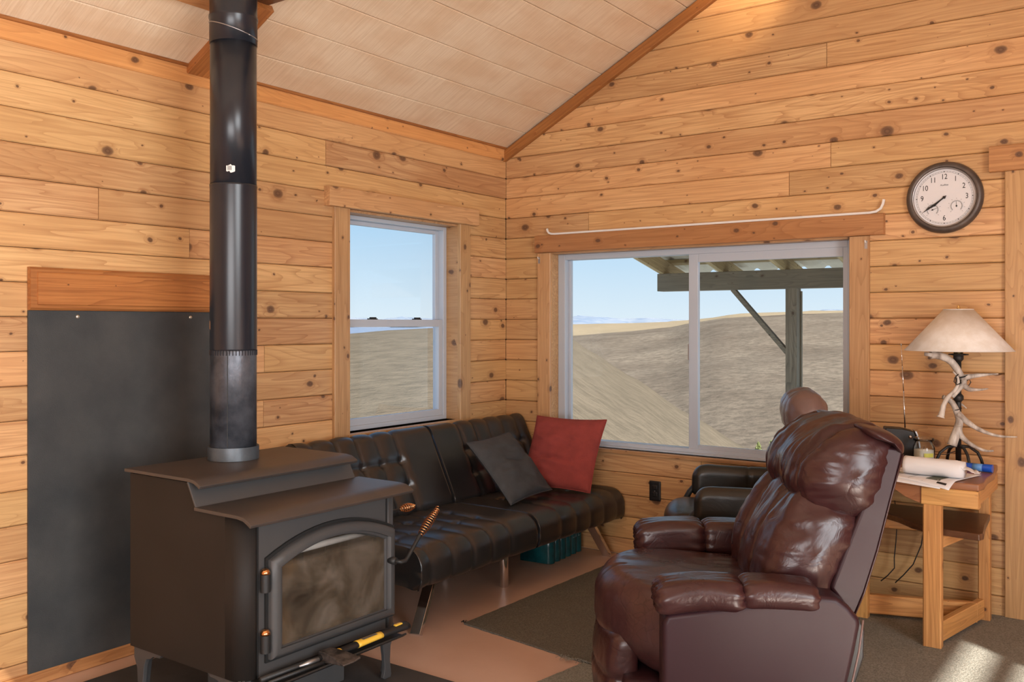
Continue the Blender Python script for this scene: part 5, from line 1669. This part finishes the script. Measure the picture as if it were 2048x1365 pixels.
vj = math.atan2(-4.815 + 0.285, 3.495 - 2.575)
lb_ = curved_patch(0.0476, vj + 0.03, vj + 0.95, 0.012, 0.048).build('label_panel', M['labelblue'], jar)
curved_patch(0.0478, vj + 0.03, vj + 0.95, 0.048, 0.066).build('label_panel', M['labelyellow'], jar)

ra = thing('portable_radio', 'small black radio with a long raised antenna behind the recliner back', 'radio', (2.455, -0.19, TZ), rotz=math.radians(20))
rb_ = [(-0.075, 0.0), (0.055, 0.0), (0.075, 0.03), (0.062, 0.12), (0.050, 0.150), (0.0, 0.162), (-0.075, 0.165)]
MB().prism(rb_, 1, -0.05, 0.045).build('body', M['black'], ra, bevel=0.006, seg=3)
MB().prism([(0.078, 0.03), (0.066, 0.12), (0.054, 0.152), (0.062, 0.152), (0.074, 0.12), (0.086, 0.03)], 1, -0.046, 0.040).build('side_trim', M['steel'], ra, bevel=0.001)
MB().lathe([(0.008, -0.05), (0.008, -0.056)], (0.035, 0, 0.125), 14, axis=1).build('knob', M['chrome'], ra, smooth=True)
an = MB().tube([(0.02, 0.02, 0.16), (0.014, 0.02, 0.33)], 0.0032, 8)
an.tube([(0.014, 0.02, 0.33), (0.008, 0.02, 0.45)], 0.0023, 8); an.tube([(0.008, 0.02, 0.45), (0.003, 0.02, 0.555)], 0.0016, 8); an.tube([(0.003, 0.02, 0.553), (0.003, 0.02, 0.562)], 0.003, 8)
an.build('antenna', M['chrome'], ra, smooth=True)

# printed papers draped over the front edge
def sheet(name, x0, x1, yb, yf, z, lab, rot, seed, lay):
    c = Vector(((x0 + x1) / 2, (yb + yf) / 2, z))
    nx, ny = 14, 20; vs = []; fs = []
    def ZZ(x, y):
        d = max(0, -(c.y + y) - 0.660)
        return lay * 0.0018 + 0.002 + 0.0035 * noise.noise(Vector((x * 7 + seed, y * 7, 0))) * 0.6 + (-(d ** 1.3) * 1.1 if d > 0 else 0.0)
    mt = Matrix.Rotation(rot, 3, 'Z')
    for i in range(nx + 1):
        for j in range(ny + 1):
            p = mt @ Vector(((i / nx - 0.5) * (x1 - x0), (j / ny - 0.5) * (yb - yf), 0))
            vs.append((p.x, p.y, ZZ(p.x, p.y)))
    for i in range(nx):
        for j in range(ny):
            a = i * (ny + 1) + j
            fs.append((a, a + ny + 1, a + ny + 2, a + 1))
    o = MB().add(vs, fs).build(name, M['paper'], smooth=True, loc=tuple(c))
    md = o.modifiers.new('s', 'SOLIDIFY'); md.thickness = 0.0006; md.offset = -1
    tag(o, lab, 'paper')
    return o, mt, ZZ
def print_on(o, mt, ZZ, rects, w_, h_):
    for (u0, u1, v0, v1, mat) in rects:
        vs = []; fs = []; n_ = 6
        for i in range(n_ + 1):
            for j in range(n_ + 1):
                p = mt @ Vector(((u0 + (u1 - u0) * i / n_ - 0.5) * w_, (v0 + (v1 - v0) * j / n_ - 0.5) * h_, 0))
                vs.append((p.x, p.y, ZZ(p.x, p.y) + 0.0006))
        for i in range(n_):
            for j in range(n_):
                a = i * (n_ + 1) + j
                fs.append((a, a + n_ + 1, a + n_ + 2, a + 1))
        MB().add(vs, fs).build('printed_block', mat, o)
o, mt, ZZ = sheet('printed_sheet', 2.42, 2.74, -0.40, -0.70, TZ, 'white printed sheet lying underneath on the table, showing at the left', math.radians(-6), 1.0, 0.3)
print_on(o, mt, ZZ, [(0.1, 0.5, 0.35, 0.5, M['darkgreenink'])], 0.32, 0.30)
o, mt, ZZ = sheet('printed_sheet', 2.50, 2.80, -0.38, -0.69, TZ, 'white printed form with ruled lines and dark panels, topmost on the table', math.radians(-14), 2.0, 1.6)
print_on(o, mt, ZZ, [(0.18, 0.20, 0.05, 0.95, M['greyink']), (0.40, 0.415, 0.05, 0.95, M['greyink']), (0.60, 0.615, 0.05, 0.95, M['greyink']), (0.62, 0.82, 0.12, 0.40, M['darkgreenink']), (0.02, 0.15, 0.30, 0.42, M['darkgreenink']), (0.80, 0.93, 0.06, 0.10, M['ink']), (0.0, 1.0, 0.60, 0.61, M['greyink'])], 0.30, 0.31)

# paper roll lying on the papers
pr_ = thing('paper_roll', 'loose roll of thin white paper lying across the printed sheets', 'paper roll', (2.68, -0.575, TZ + 0.004))
pa, pb = Vector((-0.125, 0.012, 0.040)), Vector((0.115, -0.008, 0.039))
mb = MB(); vs = []; fs = []
ax = (pb - pa).normalized(); up = Vector((0, 0, 1)); sd_ = ax.cross(up)
for i in range(17):
    t = i / 16; c = pa + (pb - pa) * t
    for k in range(28):
        a = 2 * PI * k / 28
        r = 0.0375 + 0.0025 * noise.noise(Vector((t * 5, math.cos(a) * 2, math.sin(a) * 2)))
        if t > 0.9: r *= 1 - 0.25 * (t - 0.9) / 0.1 * abs(math.sin(a * 2 + 1))
        vs.append(c + (up * math.cos(a) + sd_ * math.sin(a)) * r)
for i in range(16):
    for k in range(28):
        fs.append((i * 28 + k, i * 28 + (k + 1) % 28, (i + 1) * 28 + (k + 1) % 28, (i + 1) * 28 + k))
fs += [tuple(range(28))[::-1], tuple(range(16 * 28, 17 * 28))]
mb.add(vs, fs).build('roll', M['paper'], pr_, smooth=True)
vs = []; fs = []
rr = random.Random(9)
for i in range(7):
    for j in range(5):
        p = pb + ax * (i / 6 * 0.06 - 0.005) + sd_ * ((j / 4 - 0.5) * 0.07) + up * (0.012 - 0.02 * i / 6 + 0.008 * noise.noise(Vector((i * .9, j * .9, 2))))
        if i == 6: p = p + ax * rr.uniform(-0.01, 0.012)
        vs.append(p)
for i in range(6):
    for j in range(4):
        a = i * 5 + j; fs.append((a, a + 5, a + 6, a + 1))
o = MB().add(vs, fs).build('loose_end', M['paper'], pr_, smooth=True)
md = o.modifiers.new('s', 'SOLIDIFY'); md.thickness = 0.0006
bl_ = thing('flashlight', 'small blue tube shaped torch on the table behind the paper roll', 'torch', (2.775, -0.292, TZ + 0.0185), rotz=math.radians(-6))
MB().tube([(-0.085, 0, 0), (0.075, 0, 0)], 0.0165, 16).build('body', M['blue'], bl_, smooth=True).modifiers.new('e', 'EDGE_SPLIT')
MB().tube([(0.05, 0, 0), (0.085, 0, 0)], 0.018, 16).build('cap', M['blue'], bl_, smooth=True).modifiers.new('e', 'EDGE_SPLIT')
MB().tube([(0.005, 0, 0), (0.045, 0, 0)], 0.0169, 16).build('paper_band', M['bluelight'], bl_, smooth=True)

# ------------------------------------------------------------------ wall clock
ck = thing('wall_clock', 'round bronze framed wall clock with white dial and two small gauges', 'clock', (2.612, -0.001, 1.974))
def cface(mb): return mb
MB().lathe([(0.168, -0.0), (0.172, -0.012), (0.168, -0.026), (0.158, -0.036), (0.147, -0.038), (0.140, -0.030), (0.137, -0.020)], (0, 0, 0), 72, axis=1, cap=False).build('frame', M['clockframe'], ck, smooth=True)
MB().lathe([(0.141, -0.031), (0.137, -0.031), (0.1355, -0.018)], (0, 0, 0), 72, axis=1, cap=False).build('inner_ring', M['steel'], ck, smooth=True)
dial = MB().lathe([(0.139, -0.010), (0.139, -0.017)], (0, 0, 0), 72, axis=1).build('dial', M['clockface'], ck)
def cm(x, z, y=-0.0176):
    return frame((x, y, z), (1, 0, 0), (0, 0, 1), (0, -1, 0))
R_ = 0.099
for num in (12, 1, 2, 3, 6, 9, 10, 11):
    a = math.radians(90 - num * 30)
    text(str(num), 0.036, cm(R_ * math.cos(a), R_ * math.sin(a)), M['ink'], dial, 'numeral', ext=0.0003, sx_=0.8)
text('AcuRite', 0.011, cm(0, 0.060), M['ink'], dial, 'maker_name', ext=0.0003)
tk = MB()
for i in range(60):
    a = 2 * PI * i / 60; c_, s_ = math.cos(a), math.sin(a)
    tk.tube([(0.1215 * c_, -0.0177, 0.1215 * s_), (0.1265 * c_, -0.0177, 0.1265 * s_)], 0.0007, 4)
for r in (0.121, 0.127):
    tk.tube([(r * math.cos(2 * PI * i / 90), -0.0177, r * math.sin(2 * PI * i / 90)) for i in range(91)], 0.0007, 4)
tk.build('minute_track', M['greyink'], dial)
hd_ = MB()
for i in range(12):
    a = 2 * PI * i / 12
    hd_.lathe([(0.0022, -0.0172), (0.0022, -0.019)], (0.124 * math.cos(a), 0, 0.124 * math.sin(a)), 8, axis=1)
hd_.build('hour_dots', M['ink'], dial)
for (gx, gz, na) in ((-0.052, -0.056, 20), (0.054, -0.044, 92)):
    g = MB()
    for i in range(25):
        a = math.radians(-45 + 270 * i / 24)
        r0, r1 = 0.0255, 0.0295
        g.tube([(gx + r0 * math.cos(a), -0.0177, gz + r0 * math.sin(a)), (gx + r1 * math.cos(a), -0.0177, gz + r1 * math.sin(a))], 0.0006, 4)
        if i % 3 == 0:
            g.tube([(gx + 0.034 * math.cos(a), -0.0177, gz + 0.034 * math.sin(a)), (gx + 0.038 * math.cos(a), -0.0177, gz + 0.038 * math.sin(a))], 0.0011, 4)
    g.tube([(gx + 0.024 * math.cos(math.radians(-45 + 270 * i / 40)), -0.0177, gz + 0.024 * math.sin(math.radians(-45 + 270 * i / 40))) for i in range(41)], 0.0018, 4)
    g.build('gauge_scale', M['greyink'], dial)
    a = math.radians(na)
    MB().tube([(gx - 0.006 * math.cos(a), -0.019, gz - 0.006 * math.sin(a)), (gx + 0.024 * math.cos(a), -0.019, gz + 0.024 * math.sin(a))], [0.0012, 0.0004], 5).lathe([(0.0035, -0.0175), (0.0035, -0.0205)], (gx, 0, gz), 12, axis=1).build('gauge_needle', M['ink'], dial)
def hand(name, ang, ln, w_, y):
    a = math.radians(90 - ang); d = Vector((math.cos(a), 0, math.sin(a))); n = Vector((-d.z, 0, d.x))
    pts = [(-0.012, 0.35), (0.0, 0.55), (0.3 * ln, 0.45), (0.62 * ln, 0.8), (0.72 * ln, 1.25), (0.78 * ln, 0.6), (ln, 0.08)]
    poly = [d * p[0] + n * p[1] * w_ for p in pts] + [d * p[0] - n * p[1] * w_ for p in reversed(pts)]
    k = len(poly)
    vs = [(p.x, y, p.z) for p in poly] + [(p.x, y - 0.0012, p.z) for p in poly]
    MB().add(vs, [tuple(range(k)), tuple(range(2 * k - 1, k - 1, -1))] + [(i, i + k, (i + 1) % k + k, (i + 1) % k) for i in range(k)]).build(name, M['ink'], ck)
hand('hour_hand', 231, 0.078, 0.0052, -0.021)
hand('minute_hand', 234.5, 0.120, 0.0042, -0.0235)
MB().lathe([(0.0065, -0.017), (0.0065, -0.026)], (0, 0, 0), 16, axis=1).build('hub', M['ink'], ck, smooth=False)

# ------------------------------------------------------------------ curtain rod, brackets, outlet
cr = MB()
path = [(0.333, 1.952), (0.336, 1.938), (0.346, 1.925), (0.365, 1.918), (0.39, 1.916)] + [(0.39 + i * 0.19, 1.916) for i in range(1, 10)] + [(2.27, 1.916), (2.30, 1.920), (2.322, 1.934), (2.332, 1.955), (2.337, 1.978)]
vs = []; fs = []
P = [Vector((x, 0, z)) for x, z in path]
for i, p in enumerate(P):
    d = (P[min(i + 1, len(P) - 1)] - P[max(i - 1, 0)]).normalized(); n = Vector((-d.z, 0, d.x))
    for (s1, s2) in ((-1, -1), (1, -1), (1, 1), (-1, 1)):
        vs.append(tuple(p + n * s1 * 0.006 + Vector((0, s2 * 0.004, 0)) - Vector((1.335, 0, 1.916))))
for i in range(len(P) - 1):
    for k in range(4):
        fs.append((i * 4 + k, i * 4 + (k + 1) % 4, (i + 1) * 4 + (k + 1) % 4, (i + 1) * 4 + k))
fs += [(3, 2, 1, 0), tuple(range((len(P) - 1) * 4, len(P) * 4))]
o = cr.add(vs, fs).build('curtain_rod', M['white'], loc=(1.335, -0.022, 1.9245), bevel=0.001)
tag(o, 'white bent curtain rod resting on top of the slider window header', 'curtain rod')
for (x, lab) in ((0.272, 'small metal curtain bracket on the left casing of the slider window'), (2.250, 'small metal curtain bracket on the right casing of the slider window')):
    b_ = thing('curtain_bracket', lab, 'bracket', (x, -0.0205, 1.765), group='curtain brackets on the slider window')
    MB().box(-0.007, 0.007, -0.0015, 0, -0.02, 0.02).build('plate', M['steel'], b_)
    MB().tube([(0, -0.001, 0.012), (0, -0.014, 0.012), (0, -0.016, 0.022)], 0.003, 6).build('hook', M['white'], b_)
ol = thing('wall_outlet', 'black double power outlet low on the gable wall under the window', 'outlet', (1.070, -0.0015, 0.399))
MB().rbox(0.072, 0.007, 0.116, 0.003, 0.012, mat=Matrix.Translation((0, -0.0035, 0))).build('cover_plate', M['black'], ol, smooth=True)
for z in (-0.02, 0.02):
    rc = MB().rbox(0.034, 0.006, 0.028, 0.0028, 0.006, mat=Matrix.Translation((0, -0.008, z))).build('receptacle', M['black'], ol, smooth=True)
    MB().box(-0.008, -0.005, -0.0115, -0.0112, z - 0.004, z + 0.006).box(0.005, 0.008, -0.0115, -0.0112, z - 0.004, z + 0.006).build('slots', M['darkgap'], rc)
MB().lathe([(0.003, -0.0072), (0.003, -0.0085)], (0, 0, 0), 10, axis=1).build('screw', M['steel'], ol)
